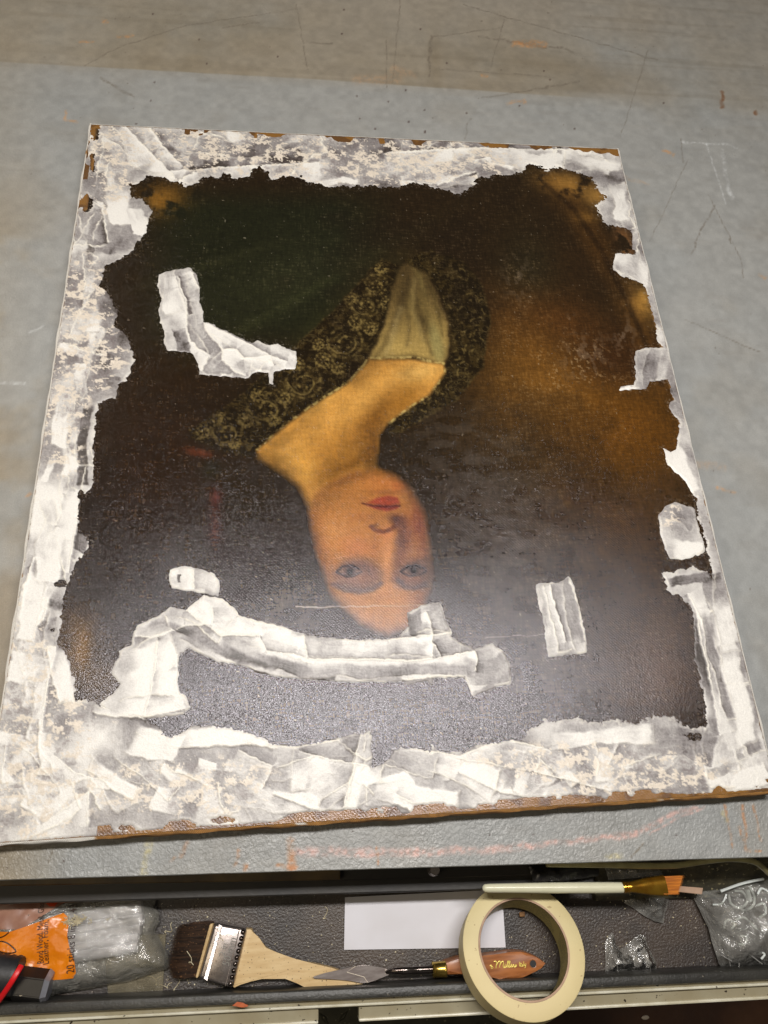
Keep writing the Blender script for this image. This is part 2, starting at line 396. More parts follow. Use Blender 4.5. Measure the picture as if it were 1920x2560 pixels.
blend(gauss(1200, 690, 150, 60, 20) * .6, (84, 50, 20))
blend(gauss(1130, 740, 100, 60, 35) * .55, (104, 66, 24))
blend(gauss(1290, 905, 200, 110, 15) * .85, (108, 67, 17))
blend(gauss(1180, 830, 130, 80, 20) * .75, (112, 76, 30))
blend(gauss(1370, 960, 110, 90) * .6, (94, 58, 16))
blend(gauss(1330, 770, 80, 60) * .75, (50, 30, 14))
blend(gauss(1290, 1120, 200, 170) * .8, (72, 48, 20)); blend(gauss(1330, 1330, 170, 120) * .55, (56, 40, 24)); blend(gauss(1100, 950, 120, 60) * .4, (74, 56, 34))
blend(gauss(1060, 1050, 120, 120) * .6, (48, 38, 26))
blend(gauss(330, 1000, 160, 220) * .5, (40, 22, 10))
blend(gauss(520, 1180, 130, 150) * .6, (38, 30, 18))
blend(gauss(1420, 1440, 110, 140, 20) * .75, (84, 64, 50))
blend(gauss(1180, 1280, 200, 150) * .5, (34, 28, 22))
blend(gauss(170, 1400, 45, 75) * .8 * (nB + .5), (104, 76, 34))
blend(gauss(230, 1470, 70, 50) * .6 * (nB + .5), (78, 60, 36))
blend(gauss(345, 430, 52, 32, -10) * ss(nB, .25, .5), (112, 78, 28))
blend(gauss(1225, 398, 62, 26, 15) * ss(nB, .25, .45), (132, 96, 44))
blend(gauss(1290, 425, 26, 22) * .9, (140, 104, 50))
blend(gauss(1265, 468, 26, 13, 10) * .85, (104, 76, 34))
blend(gauss(1385, 650, 24, 50, -20) * (nB + .45), (140, 104, 48))
blend(gauss(1350, 530, 16, 45, -15) * ss(nB, .4, .5), (120, 82, 48))
# oval dark line with an ochre margin at the upper right
dd_, _ = pdist([(1180, 400), (1240, 450), (1300, 540), (1350, 640), (1395, 740), (1430, 830)], X, Y, 120)
blend(ss(dd_, 46, 8) * ss(X, 1100, 1300) * .35, (96, 62, 24)); blend(ss(dd_, 9, 2) * .4, (22, 14, 8))
# shift and brocade
chem = [(894, 548), (929, 573), (954, 643), (974, 693), (974, 743), (962, 782), (879, 766), (829, 772), (795, 772), (829, 693), (849, 608), (868, 570)]
chem = [(x, y) for x, y in chem]
wX = X + (nB - .5) * 10; wY = Y + (fbm(wx / 14, wy / 14, 7) - .5) * 10
sd = poly(chem, wX, wY)
f = ss(sd, -6, 12)
blend(f, (66, 52, 29)); blend(f * ss(Y, 590, 765), (152, 128, 72)); blend(f * gauss(900, 650, 26, 60, -25) * .5, (98, 84, 46))
blend(f * gauss(925, 700, 10, 70, -30) * .8, (66, 54, 30)); blend(f * gauss(868, 650, 10, 60, 14) * .5, (44, 34, 18)); blend(f * gauss(905, 590, 8, 46, -20) * .6, (112, 98, 56))
blend(f * gauss(845, 745, 36, 16) * .6, (158, 134, 76))
for P_, w_, c_ in (([(885, 560), (878, 620), (850, 700), (815, 765)], 9, (60, 48, 28)), ([(905, 565), (900, 620), (905, 680), (935, 760)], 6, (58, 46, 26)), ([(915, 570), (940, 640), (958, 720)], 5, (62, 52, 28)), ([(870, 640), (885, 690), (880, 740)], 5, (70, 58, 34)), ([(895, 600), (892, 660), (915, 730)], 7, (132, 114, 70)), ([(865, 660), (850, 720), (835, 760)], 7, (150, 132, 86))):
    d_, t_ = pdist(P_, wX, wY); blend(np.exp(-(d_ / w_) ** 2) * f * .42, c_); blend(f * gauss(945, 740, 10, 34, -12) * .55, (128, 116, 70))
bandL = [(826, 553), (868, 568), (850, 610), (829, 700), (795, 768), (745, 828), (650, 888), (552, 970), (545, 988), (480, 972), (408, 945), (408, 926), (500, 866), (590, 786), (720, 666), (770, 610)]
bandR = [(868, 560), (930, 530), (1000, 560), (1045, 612), (1062, 690), (1045, 790), (985, 862), (870, 930), (836, 936), (842, 908), (930, 852), (964, 800), (974, 743), (974, 690), (954, 643), (925, 590)]
trim = np.maximum(poly(bandL, wX, wY), poly(bandR, wX, wY))
f = ss(trim, -4, 6)
blend(f, (28, 21, 10)); blend(f * ss(fbm(wx / 5, wy / 5, 9), .5, .62) * .6, (58, 46, 22))
# rosettes of the brocade
gold = np.zeros(len(X))
ros = [(560, 848, 15), (640, 782, 15), (690, 740, 14), (590, 905, 13), (730, 790, 13), (470, 900, 13), (505, 955, 12), (838, 650, 14), (800, 705, 13), (825, 575, 12), (760, 640, 13), (812, 610, 22), (790, 655, 26), (745, 735, 34), (655, 820, 34), (575, 878, 36), (490, 930, 30), (700, 775, 16), (615, 850, 16), (530, 905, 15), (440, 930, 16), (770, 690, 15)]
for cx, cy, r in ros:
    dx = wX - cx; dy = (wY - cy) * 1.15; rr_ = np.hypot(dx, dy); th = np.arctan2(dy, dx); m_ = rr_ < r * 1.3
    sp_ = (th / (2 * math.pi) + .5); rings = np.exp(-((rr_ - r * 1.12) / 3.2) ** 2) * (.25 + .55 * (np.sin(th * 11 + r) > .1)) + np.exp(-((rr_ - r * (.30 + .72 * sp_)) / 2.2) ** 2) * .8 + .7 * np.exp(-((rr_ - r * .72) / 1.8) ** 2) * (.5 + .5 * np.sin(th * 9)) * .7 + np.exp(-((rr_ - r * .42) / 3.4) ** 2) * ss(np.sin(th * 5 + r), .0, .6)
    gold = np.maximum(gold, np.where(m_, rings, 0))
for k, (cx, cy) in enumerate([(1000, 590), (1020, 640), (1030, 690), (1018, 745), (1000, 790), (960, 830), (915, 872), (985, 655), (1005, 720), (990, 760), (940, 855), (880, 900), (1046, 660), (1040, 720)]):
    dx = wX - cx; dy = wY - cy; rr_ = np.hypot(dx * 1.2, dy); th = np.arctan2(dy, dx)
    gold = np.maximum(gold, np.where(rr_ < 26, np.exp(-((rr_ - 12 - 4 * np.sin(th * 2 + k)) / 2.2) ** 2) * ss(np.sin(th * 3 + k * 1.7), -.3, .5) * .8, 0))
for P_ in ([(408, 926), (500, 866), (590, 786), (720, 666), (826, 553)], [(1000, 560), (1045, 612), (1062, 690), (1045, 790), (985, 862), (870, 930)]):
    d_, t_ = pdist(P_, wX, wY); gold = np.maximum(gold, ss(d_, 4, 1.2) * (.35 + .3 * np.sin(t_ * 260)))
rg_ = 1 - abs(2 * fbm(wx / 7 + nB * 1.4, wy / 7, 121, 2) - 1); rg2 = 1 - abs(2 * fbm(wx / 3.4, wy / 3.4 + nB, 123, 2) - 1)
blend(ss(rg_, .88, .97) * f * ss(nC, .35, .6) * .30, (112, 98, 60)); blend(ss(rg2, .92, .98) * f * ss(nB, .4, .6) * .30, (104, 92, 58))
blend(gold * f * ss(nC, .22, .5) * .9, (108, 92, 52))
# skin of chest and neck
skin = [(797, 770), (880, 768), (962, 780), (966, 800), (930, 850), (842, 908), (822, 935), (818, 1000), (835, 1020), (760, 1100), (690, 1130), (668, 1110), (640, 1052), (600, 1020), (552, 988), (552, 968), (650, 886), (745, 826)]
sd = poly(skin, wX * .3 + X * .7, wY * .3 + Y * .7)
f = ss(sd, -4, 9 + 12 * (Y > 975))
blend(f, (174, 124, 56))
blend(f * gauss(905, 800, 60, 26, -14) * .8, (204, 164, 92)); blend(f * gauss(800, 850, 60, 30, -40) * .5, (196, 152, 82)); blend(f * gauss(720, 900, 90, 34, -40) * .75, (188, 140, 70)); blend(f * gauss(625, 970, 44, 36, -20) * .6, (184, 138, 70))
blend(f * gauss(812, 900, 26, 80, 38) * .72, (96, 60, 20)); blend(f * gauss(812, 975, 34, 60) * .9, (66, 42, 18)); blend(f * gauss(870, 880, 40, 26, -40) * .5, (120, 80, 30)); blend(f * ss(sd, 26, 2) * ss(Y, 960, 1010) * .7, (84, 58, 24)); blend(f * (nC - .3) * .3, (150, 100, 36)); blend(f * gauss(700, 860, 60, 16, -40) * .3, (206, 166, 90)); blend(f * gauss(720, 960, 70, 40, -35) * .3, (140, 92, 34))
blend(f * gauss(655, 1010, 30, 50, -35) * .5, (196, 146, 66)); blend(f * gauss(575, 985, 36, 14, 20) * .5, (120, 84, 34)); blend(f * gauss(720, 1010, 26, 60, 48) * .6, (112, 74, 26)); blend(f * gauss(760, 1000, 70, 14, -28) * .7, (98, 62, 20)); blend(f * gauss(880, 855, 22, 40, 45) * .5, (126, 84, 28))
for P_ in ([(552, 968), (650, 886), (745, 826), (797, 770), (880, 766), (962, 780), (966, 800), (930, 850), (842, 908)],):
    d_, t_ = pdist(P_, wX, wY); blend(ss(d_, 4.5, 1) * ss(nC, .35, .6) * .8, (166, 146, 88))
# hair falls, flowers
blend(gauss(430, 975, 30, 9, 12) * .8 * (nC + .4), (96, 42, 20)); blend(gauss(465, 1072, 13, 22) * .7 * (nC + .4), (80, 28, 18)); blend(gauss(455, 1010, 20, 22) * .5, (28, 30, 16)); blend(gauss(463, 1140, 16, 40) * .4, (70, 20, 12))
# face
face = [(812, 1006), (856, 1018), (892, 1054), (920, 1103), (931, 1170), (937, 1230), (934, 1275), (921, 1300), (900, 1330), (888, 1354), (840, 1373), (809, 1365), (777, 1347), (741, 1315), (714, 1289), (698, 1238), (682, 1190), (670, 1143), (664, 1103), (680, 1062), (714, 1034), (761, 1012)]
sd = poly(face, wX * .3 + X * .7, wY * .3 + Y * .7)
f = ss(sd, -7, 19)
blend(f, (150, 98, 44))
blend(f * ss(sd, 34, 0) * .62, (92, 54, 24))
blend(f * gauss(760, 1125, 60, 60) * .6, (178, 118, 56)); blend(f * gauss(830, 1040, 44, 20) * .7, (172, 104, 50)); blend(f * gauss(800, 1315, 54, 36) * .45, (168, 114, 56))
blend(f * gauss(700, 1060, 44, 34, -35) * .55, (112, 72, 26)); blend(f * gauss(750, 1024, 60, 12, -20) * .6, (104, 62, 22))
blend(f * gauss(862, 1045, 18, 14) * .4, (160, 80, 46)); blend(f * gauss(908, 1128, 24, 36) * .75, (112, 50, 36)); blend(f * gauss(905, 1190, 16, 40) * .4, (150, 84, 36))
blend(f * gauss(770, 1180, 36, 24) * .35, (190, 104, 60)); blend(f * gauss(838, 1185, 11, 62, 4) * .6, (196, 128, 70)); blend(f * gauss(812, 1190, 10, 40, 4) * .3, (128, 78, 40)); blend(f * gauss(810, 1112, 60, 10) * .25, (124, 76, 40)); blend(f * gauss(838, 1150, 20, 14) * .4, (196, 112, 62))
blend(f * ss(X, 862, 936) * .6, (86, 46, 26)); blend(f * (nC - .3) * .35, (120, 74, 36)); blend(f * gauss(720, 1150, 30, 60, -10) * .35, (186, 128, 60)); blend(f * gauss(905, 1300, 30, 40) * .4, (120, 72, 34)); blend(f * gauss(690, 1200, 20, 70, -14) * .35, (120, 72, 34))
# mouth
dark, _ = pdist([(782, 1084), (808, 1089), (832, 1090), (864, 1088)], wX, wY); lipl = poly([(792, 1083), (815, 1071), (838, 1066), (860, 1070), (866, 1084), (836, 1090)], X, Y); lipu = poly([(792, 1088), (820, 1089), (866, 1089), (858, 1096), (836, 1101), (812, 1096)], X, Y)
blend(ss(lipl, -3, 4) * .85, (136, 50, 34)); blend(ss(lipu, -3, 3) * .85, (112, 38, 30)); blend(ss(dark, 4, .5) * .8, (66, 22, 18)); blend(gauss(835, 1060, 34, 5) * .6, (112, 62, 32)); blend(gauss(786, 1078, 12, 8) * .4, (110, 64, 34))
# nose
blend(gauss(860, 1120, 18, 13, 20) * .95, (52, 26, 20)); blend(gauss(872, 1150, 14, 34) * .6, (78, 42, 28)); d_, _ = pdist([(802, 1134), (812, 1142), (830, 1146), (846, 1140), (860, 1128)], X, Y); blend(ss(d_, 8, 1) * .8, (88, 46, 28)); blend(gauss(812, 1131, 7, 5) * .5, (60, 34, 26))
d_, _ = pdist([(866, 1130), (874, 1150), (868, 1180), (862, 1215), (858, 1245), (866, 1256)], X, Y); blend(ss(d_, 24, 1) * .65, (80, 46, 32)); blend(gauss(880, 1195, 12, 50) * .4, (110, 62, 38))
blend(gauss(790, 1112, 26, 12) * .25, (128, 74, 36))
# eyes
for cx, cy, rx, ry, px, py in ((773, 1238, 54, 36, 757, 1232), (897, 1237, 37, 32, 894, 1229)):
    e = np.hypot((X - cx) / rx, (Y - cy) / ry)
    blend(ss(e, 1.35, .5) * .88, (84, 58, 48)); blend(np.exp(-((e - .9) / .22) ** 2) * .40 * (.4 + nC) * ss(Y, cy - 20, cy + 30), (62, 46, 44)); blend(gauss(cx, cy + ry * .25, rx * .7, ry * .3) * .4, (150, 96, 66))
    blend(gauss(px, py, 12, 11) * .9, (40, 34, 38)); blend(gauss(px, py, 6, 6) * .95, (10, 9, 12)); blend(gauss(px - 20, py + 1, 10, 5) * .4, (138, 116, 100)); blend(gauss(px + 18, py + 1, 9, 5) * .35, (134, 112, 98))
    d_, _ = pdist([(px - 28, py + 2), (px - 14, py - 9), (px + 4, py - 11), (px + 22, py - 3)], wX, wY); blend(ss(d_, 4.5, .5) * .85, (34, 24, 24))
    d_, _ = pdist([(px - 26, py + 4), (px - 8, py + 12), (px + 12, py + 11), (px + 26, py + 2)], wX, wY); blend(ss(d_, 4, .5) * .8, (34, 24, 26))
for P_ in ([(722, 1261), (745, 1272), (775, 1277), (805, 1272), (826, 1258)], [(862, 1252), (878, 1266), (900, 1271), (924, 1260)]):
    d_, _ = pdist(P_, wX, wY); blend(ss(d_, 9, 1) * .6, (62, 46, 42))
# hair line over the forehead stays dark; fine craquelure and grain of brush marks
blend(ss(nA, .52, .7) * .25, (24, 18, 12))
C *= (0.94 + .12 * nB)[:, None] * (0.95 + .1 * nC)[:, None]
# matt grey bloom plus a lamp reflection put into the colour, strongest right of the face and under it
bl_ = (gauss(1110, 1180, 120, 170) * .95 + gauss(1000, 1010, 110, 90) * .55 + gauss(1190, 1440, 190, 90) * .45 + gauss(640, 1330, 90, 100) * .4 + gauss(840, 1540, 330, 60) * .25 + gauss(560, 1030, 60, 60) * .25 + gauss(990, 930, 120, 60) * .4)
bl_ *= ss(fbm(wx / 16, wy / 9, 21), .36, .6)
blend(bl_ * .40, (88, 84, 84))
# specks of mould and abrasions
sp = ss(fbm(wx / 2.2, wy / 2.2, 31, 2), .68, .75) * (gauss(1180, 800, 150, 90, 30) + gauss(1130, 600, 50, 70) + gauss(1280, 780, 90, 70)) * ss(nB, .35, .6)
blend(sp * .35, (160, 134, 98))
sp = ss(fbm(wx / 5, wy / 7, 33, 3), .55, .66) * (gauss(1235, 690, 10, 16) + gauss(1265, 770, 50, 50, 30) + gauss(1350, 720, 26, 36) + gauss(1120, 600, 30, 50) * .7)
blend(sp * .36, (128, 112, 98))
sp = ss(vn(wx / 1.9, wy / 1.9, 41), .965, .99) * .5
blend(sp, (170, 158, 140))
d_, _ = pdist([(640, 1308), (705, 1309), (840, 1307), (935, 1305)], wX, wY); blend(ss(d_, 2.2, .4) * .45, (190, 176, 160))
d_, _ = pdist([(1050, 1377), (1120, 1373), (1180, 1369)], wX, wY); blend(ss(d_, 1.6, .4) * .4, (160, 150, 150))
wvc = .5 * vn(wx / 1.0, wy / 6, 141) + .5 * vn(wx / 6, wy / 1.0, 142); lum_ = ss(C.sum(1), 120, 300); C *= (1 + (.42 - .22 * lum_) * (wvc - .5) + (.22 - .10 * lum_) * (nD - .5))[:, None]; blend(ss(wvc, .66, .80) * ss(nA, .3, .6) * .16, (128, 112, 88))
CP = C.copy()

# --- filler: cover (signed distance, px) and depth of paste
INNER = [(280, 400), (295, 395), (325, 378), (350, 382), (370, 390), (385, 390), (398, 400), (425, 390), (455, 378), (475, 382), (480, 372), (495, 375), (500, 382), (520, 380), (540, 378), (545, 362), (560, 356), (580, 368), (585, 385), (600, 382), (625, 375), (650, 378), (665, 390), (700, 400), (750, 400), (800, 400),
         (854, 400), (879, 397), (904, 392), (929, 400), (959, 407), (994, 419), (1024, 400), (1029, 385), (1054, 380), (1089, 375), (1129, 372), (1139, 355), (1174, 360), (1179, 372), (1194, 360), (1229, 367), (1254, 372), (1279, 382), (1287, 400), (1307, 425), (1299, 437), (1289, 440), (1297, 470), (1312, 485),
         (1345, 488), (1364, 500), (1372, 545), (1392, 612), (1414, 700), (1434, 770), (1452, 850), (1466, 905), (1482, 960), (1492, 1020), (1502, 1071), (1509, 1112), (1529, 1182), (1541, 1240), (1544, 1252), (1528, 1236), (1500, 1225), (1434, 1237), (1444, 1277), (1479, 1292), (1494, 1307), (1504, 1362), (1504, 1437), (1524, 1512), (1530, 1570),
         (1494, 1572), (1454, 1552), (1404, 1547), (1379, 1562), (1354, 1557), (1319, 1557), (1279, 1562), (1254, 1549), (1229, 1552), (1179, 1557), (1139, 1579), (1129, 1597), (1079, 1602), (1029, 1610), (1004, 1627), (944, 1625), (934, 1605), (929, 1625), (869, 1612), (849, 1630), (829, 1650),
         (805, 1660), (800, 1580), (780, 1585), (700, 1600), (650, 1612), (590, 1610), (575, 1600), (525, 1577), (475, 1570), (440, 1565), (410, 1572), (395, 1585), (355, 1592), (338, 1565), (300, 1545), (245, 1530), (205, 1520), (165, 1512), (160, 1502), (160, 1472), (150, 1432), (125, 1387), (130, 1337), (140, 1277), (150, 1237),
         (190, 1182), (190, 1157), (165, 1147), (170, 1077), (172, 1057), (185, 1067), (198, 1050), (200, 1018), (203, 928), (210, 868), (250, 858), (255, 828), (275, 818), (288, 778), (285, 758), (270, 718), (245, 703), (255, 675), (245, 663), (235, 638), (215, 618), (220, 598), (230, 568), (260, 558), (280, 548),
         (310, 505), (320, 475), (327, 460), (320, 440), (300, 430), (285, 425)]
RP1 = [(1329, 548), (1324, 578), (1339, 593), (1399, 616), (1412, 613), (1398, 550)]
RP2 = [(1374, 758), (1394, 751), (1444, 751), (1458, 818), (1404, 823), (1396, 838), (1339, 841), (1344, 833), (1369, 831), (1374, 818), (1372, 778)]
RP3 = [(1447, 868), (1462, 862), (1475, 900), (1492, 950), (1520, 1060), (1499, 1071), (1479, 1038), (1442, 1003), (1434, 968), (1449, 978), (1462, 968), (1469, 913), (1452, 892), (1445, 880)]
RP4 = [(1439, 1092), (1459, 1084), (1499, 1097), (1509, 1137), (1524, 1187), (1514, 1197), (1474, 1209), (1449, 1207), (1437, 1182), (1427, 1152), (1424, 1112)]
z3 = lambda l: [(x / 2, y / 2 + 518.4) for x, y in l]
z5 = lambda l: [(x / 2, y / 2 + 1036.8) for x, y in l]
z6 = lambda l: [(829.4 + x / 2, y / 2 + 1036.8) for x, y in l]
z7 = lambda l: [(x / 2, y / 2 + 1555.2) for x, y in l]
z8 = lambda l: [(829.4 + x / 2, y / 2 + 1555.2) for x, y in l]
z1 = lambda l: [(x / 2, y / 2) for x, y in l]
z2 = lambda l: [(829.4 + x / 2, y / 2) for x, y in l]
PA = z3([(685, 145), (750, 122), (820, 113), (845, 140), (860, 190), (860, 260), (875, 300), (875, 350), (900, 350), (950, 375), (1020, 405), (1090, 438), (1110, 425), (1150, 445), (1200, 440), (1240, 460), (1280, 470), (1285, 520), (1270, 550), (1220, 550), (1182, 562), (1178, 615), (1160, 612), (1160, 565), (1110, 560), (1060, 588), (960, 580), (860, 575), (855, 530), (830, 480), (720, 470), (705, 440), (710, 390), (690, 350), (685, 300), (695, 250), (680, 200)])
PB = z5([(735, 385), (780, 370), (840, 375), (920, 400), (945, 430), (945, 500), (900, 490), (850, 480), (800, 475), (740, 465), (728, 430)])
PE = z6([(660, 450), (700, 440), (760, 440), (800, 410), (820, 440), (845, 540), (870, 640), (880, 745), (790, 755), (710, 765), (705, 700), (690, 600), (665, 500)])
PC = [(283, 1392), (287, 1370), (295, 1350), (345, 1327), (370, 1309), (400, 1317), (440, 1284), (480, 1292), (505, 1312), (515, 1327), (550, 1339), (590, 1344), (630, 1359), (665, 1372), (780, 1382), (829, 1379), (860, 1376), (884, 1352), (880, 1322), (915, 1305), (951, 1299), (977, 1366), (975, 1374), (995, 1387), (1029, 1402), (1064, 1387), (1089, 1407), (1102, 1432), (1104, 1477), (1085, 1480), (1064, 1487), (1024, 1504), (1010, 1472), (1004, 1462), (939, 1464), (934, 1479), (924, 1469), (879, 1479), (872, 1469), (829, 1472), (750, 1472), (675, 1467), (625, 1464), (560, 1454), (525, 1437), (500, 1432), (470, 1429), (425, 1407), (407, 1397), (385, 1417), (385, 1452), (383, 1472), (388, 1497), (400, 1502), (410, 1529), (395, 1542), (325, 1552), (250, 1545), (215, 1522), (245, 1495), (260, 1477), (245, 1462), (240, 1450), (258, 1412), (255, 1405)]
jx = X + (fbm(wx / 7, wy / 7, 51) - .5) * 13 + (vn(wx / 1.6, wy / 1.6, 52) - .5) * 3.5
jy = Y + (fbm(wx / 7, wy / 7, 53) - .5) * 13 + (vn(wx / 1.6, wy / 1.6, 54) - .5) * 3.5
kx = X + (fbm(wx / 4, wy / 4, 55) - .5) * 6; ky = Y + (fbm(wx / 4, wy / 4, 56) - .5) * 6
covI = -poly(INNER, jx, jy, 400)
# raw linen left bare along the outer edges
bare = np.zeros(len(X))
leftE = (u * 635 < 9); botE = (v > .985)
edgeN = fbm(wx / 22, wy / 22, 61, 3)
lim = .4 + 9 * ss(edgeN, .50, .72) * (v * 762 < 12) * (X > 350) + 5 * ss(edgeN, .5, .7) * (u * 635 < 10) * (Y < 560) + 7 * ss(edgeN, .36, .6) * (v * 762 > 752) * (X > 210) + 1.6 * (v * 762 > 757) * (X > 210)
covI = np.minimum(covI, (dedge - lim) * 4)
# stray bare spots
for cx, cy, rx, ry in ((205, 282, 10, 22), (200, 350, 6, 22), (187, 440, 12, 20), (128, 1262, 14, 9), (112, 1361, 8, 4), (410, 277, 20, 6), (275, 1790, 18, 7), (480, 1771, 26, 8), (400, 1780, 14, 8), (720, 1782, 22, 6), (1500, 1590, 16, 10)):
    e = np.hypot((jx - cx) / rx, (jy - cy) / ry); covI = np.minimum(covI, (e - 1) * min(rx, ry))
rag = (fbm(wx / 2.6, wy / 2.6, 131, 3) - .5) * (6 + 16 * (gauss(1380, 1560, 160, 30) + gauss(1480, 1080, 40, 60) + gauss(1280, 440, 50, 50) + gauss(230, 1500, 60, 60) * .5))
covI = covI + rag
cov = {'border': covI, 'A': poly(PA, kx, ky), 'B': poly(PB, kx, ky), 'C': poly(PC, kx, ky), 'E': poly(PE, kx, ky),
       'R1': poly(RP1, kx, ky), 'R2': poly(RP2, kx, ky), 'R3': poly(RP3, kx, ky), 'R4': poly(RP4, kx, ky)}
# depth of paste (0 = scraped to a film, 1 = opaque) laid with a knife
T = np.zeros(len(X)); T += .60 + 1.1 * (fbm(wx / 30, wy / 30, 71) - .5)
Rdg = np.zeros(len(X))
rnd = random.Random(5)
kxx = kx + (fbm(wx / 24, wy / 24, 111) - .5) * 22; kyy = ky + (fbm(wx / 24, wy / 24, 113) - .5) * 22
def knife(cx, cy, L, Wd, ang, t0, t1, ridge=.5, soft=5):
    a = R(ang); m_ = (abs(X - cx) < L) & (abs(Y - cy) < L)
    if not m_.any(): return
    dx = kxx[m_] - cx; dy = kyy[m_] - cy
    p = (dx * math.cos(a) + dy * math.sin(a)) / L + .5; q = (-dx * math.sin(a) + dy * math.cos(a)) / Wd
    q = q + .12 * np.sin(p * 4 + cx)
    ins = ss(p, 0, .38 if ridge else .12) * ss(1 - p, 0, .03) * ss(.5 - q, 0, 2.5 / Wd) * ss(.5 + q, 0, (9 if ridge else 4) / Wd)
    streak = (vn(q * Wd / 2.2, p * 3, int(cx)) - .5) * .12 + .5 * (fbm(kxx[m_] / 26, kyy[m_] / 26, int(cx) % 50, 3) - .5)
    tt = t0 + (t1 - t0) * p + streak
    T[m_] = T[m_] * (1 - ins) + tt * ins
    if ridge:
        e = np.exp(-((q - .5) * Wd / 1.7) ** 2) * ss(p, -.02, .1) * ss(1.02 - p, 0, .1) + np.exp(-((p - 1) * L / 1.7) ** 2) * (abs(q) < .5)
        Rdg[m_] = np.maximum(Rdg[m_] * (1 - ins * .7), e * ridge * (.4 + vn(p * 12, q * 3, int(cy))))
def along(ax, ay, bx, by, n, spread, L, Wd, jit=25):
    base = math.degrees(math.atan2(by - ay, bx - ax))
    for i in range(n):
        t = rnd.random(); cx = ax + (bx - ax) * t + rnd.gauss(0, spread); cy = ay + (by - ay) * t + rnd.gauss(0, spread)
        a = base + rnd.gauss(0, jit) + rnd.choice((0, 180, 0, 180, 90)); l = rnd.uniform(.5, 1.2) * L
        t0 = rnd.uniform(.15, .6); t1 = rnd.uniform(.6, 1.15)
        knife(cx, cy, l, rnd.uniform(.5, 1.1) * Wd, a, t0, t1, rnd.choice((0, .35, .6, .9)))
along(240, 330, 1300, 350, 30, 16, 120, 34, 22)
along(225, 330, 170, 650, 16, 18, 110, 36, 20)
along(200, 650, 130, 1150, 22, 18, 120, 34, 14)
along(110, 1150, 60, 1700, 26, 22, 150, 46, 16)
along(1340, 380, 1380, 560, 6, 10, 80, 26, 15)
along(1560, 1280, 1630, 1680, 14, 14, 160, 40, 8)
along(60, 1700, 760, 1690, 34, 38, 140, 60, 35)
along(760, 1690, 1600, 1650, 34, 26, 150, 52, 30)
# strokes one can read in the photograph
for a in ((290, 300, 120, 60, 60, .7, 1.0, .8), (350, 350, 110, 50, 20, .7, 1.05, .6), (560, 330, 190, 40, 4, .45, .35, .3), (260, 440, 90, 50, 80, .8, 1.15, .4), (300, 475, 60, 40, 80, .9, 1.2, 0),
          (1120, 340, 200, 40, 3, .8, 1.0, .7), (1340, 430, 90, 34, 75, .8, 1.1, .3), (1290, 350, 100, 26, 8, 1.0, 1.0, .3), (940, 385, 180, 26, 4, .5, .95, .6), (700, 385, 150, 20, 6, .8, 1.1, .3),
          (185, 960, 180, 26, 96, .22, .12, 0), (175, 1160, 60, 30, 100, .2, .25, 0), (150, 1100, 130, 50, 98, .8, 1.0, .6), (240, 640, 90, 22, 60, .25, .2, 0), (235, 830, 60, 30, 170, .3, .5, 0),
          (140, 900, 130, 40, 96, .9, 1.1, .3), (115, 1180, 150, 60, 97, .7, 1.0, .4), (70, 1300, 170, 44, 97, .8, 1.1, .6), (135, 1450, 130, 44, 85, .7, 1.1, .8), (85, 1520, 120, 30, 95, .8, .6, .5),
          (470, 1590, 250, 46, 3, 1.0, 1.15, .8), (330, 1600, 120, 70, 20, 1.1, 1.0, .3), (690, 1620, 200, 40, -6, .3, .45, .9), (705, 1670, 150, 90, -50, .85, .5, .9), (770, 1700, 150, 26, 102, .9, 1.2, 1.0),
          (590, 1730, 200, 50, 8, .6, .9, .4), (240, 1680, 120, 34, 30, .8, 1.2, 1.1), (110, 1750, 130, 60, -25, .8, 1.0, 1.0), (880, 1640, 120, 50, 12, .3, .5, .7), (1000, 1660, 150, 70, 20, .8, .95, .9),
          (1070, 1630, 190, 40, 8, .7, .5, .7), (900, 1720, 180, 60, 10, .9, 1.1, .6), (1090, 1730, 200, 40, 8, .95, 1.1, .3), (1280, 1590, 260, 40, 0, .8, .95, .3), (1470, 1610, 160, 70, 5, .35, .4, .2), (1420, 1690, 220, 60, -3, .4, .45, .2),
          (1570, 1330, 120, 60, 74, .75, .9, .5), (1545, 1430, 260, 24, 76, .3, .4, .9), (1590, 1480, 260, 44, 76, .95, 1.1, .5), (1620, 1690, 90, 50, -30, 1.2, 1.2, .6), (1500, 1250, 110, 26, -5, .2, .35, 0), (1530, 1740, 90, 16, -6, 1.2, 1.1, .5),
          (1470, 1120, 60, 30, 30, .4, .5, .2), (1480, 1185, 70, 40, 10, 1.1, 1.2, .6), (1370, 580, 70, 50, 20, .8, .9, .4), (1410, 790, 90, 26, 95, .3, .45, .2), (1440, 780, 80, 26, 95, .7, .8, .3), (1350, 838, 60, 10, -4, 1.1, 1.1, 0), (1470, 1010, 120, 40, 60, 1.0, 1.2, .3)):
    knife(*a)
inside = lambda k: cov[k] > -2
def setT(k, val): 
    m_ = inside(k); T[m_] = val + .35 * (fbm(wx / 9, wy / 9, 77)[m_] - .5)
    Rdg[m_] *= 0
for k, val in (('A', .72), ('B', .85), ('C', .72), ('E', .66)): setT(k, val)
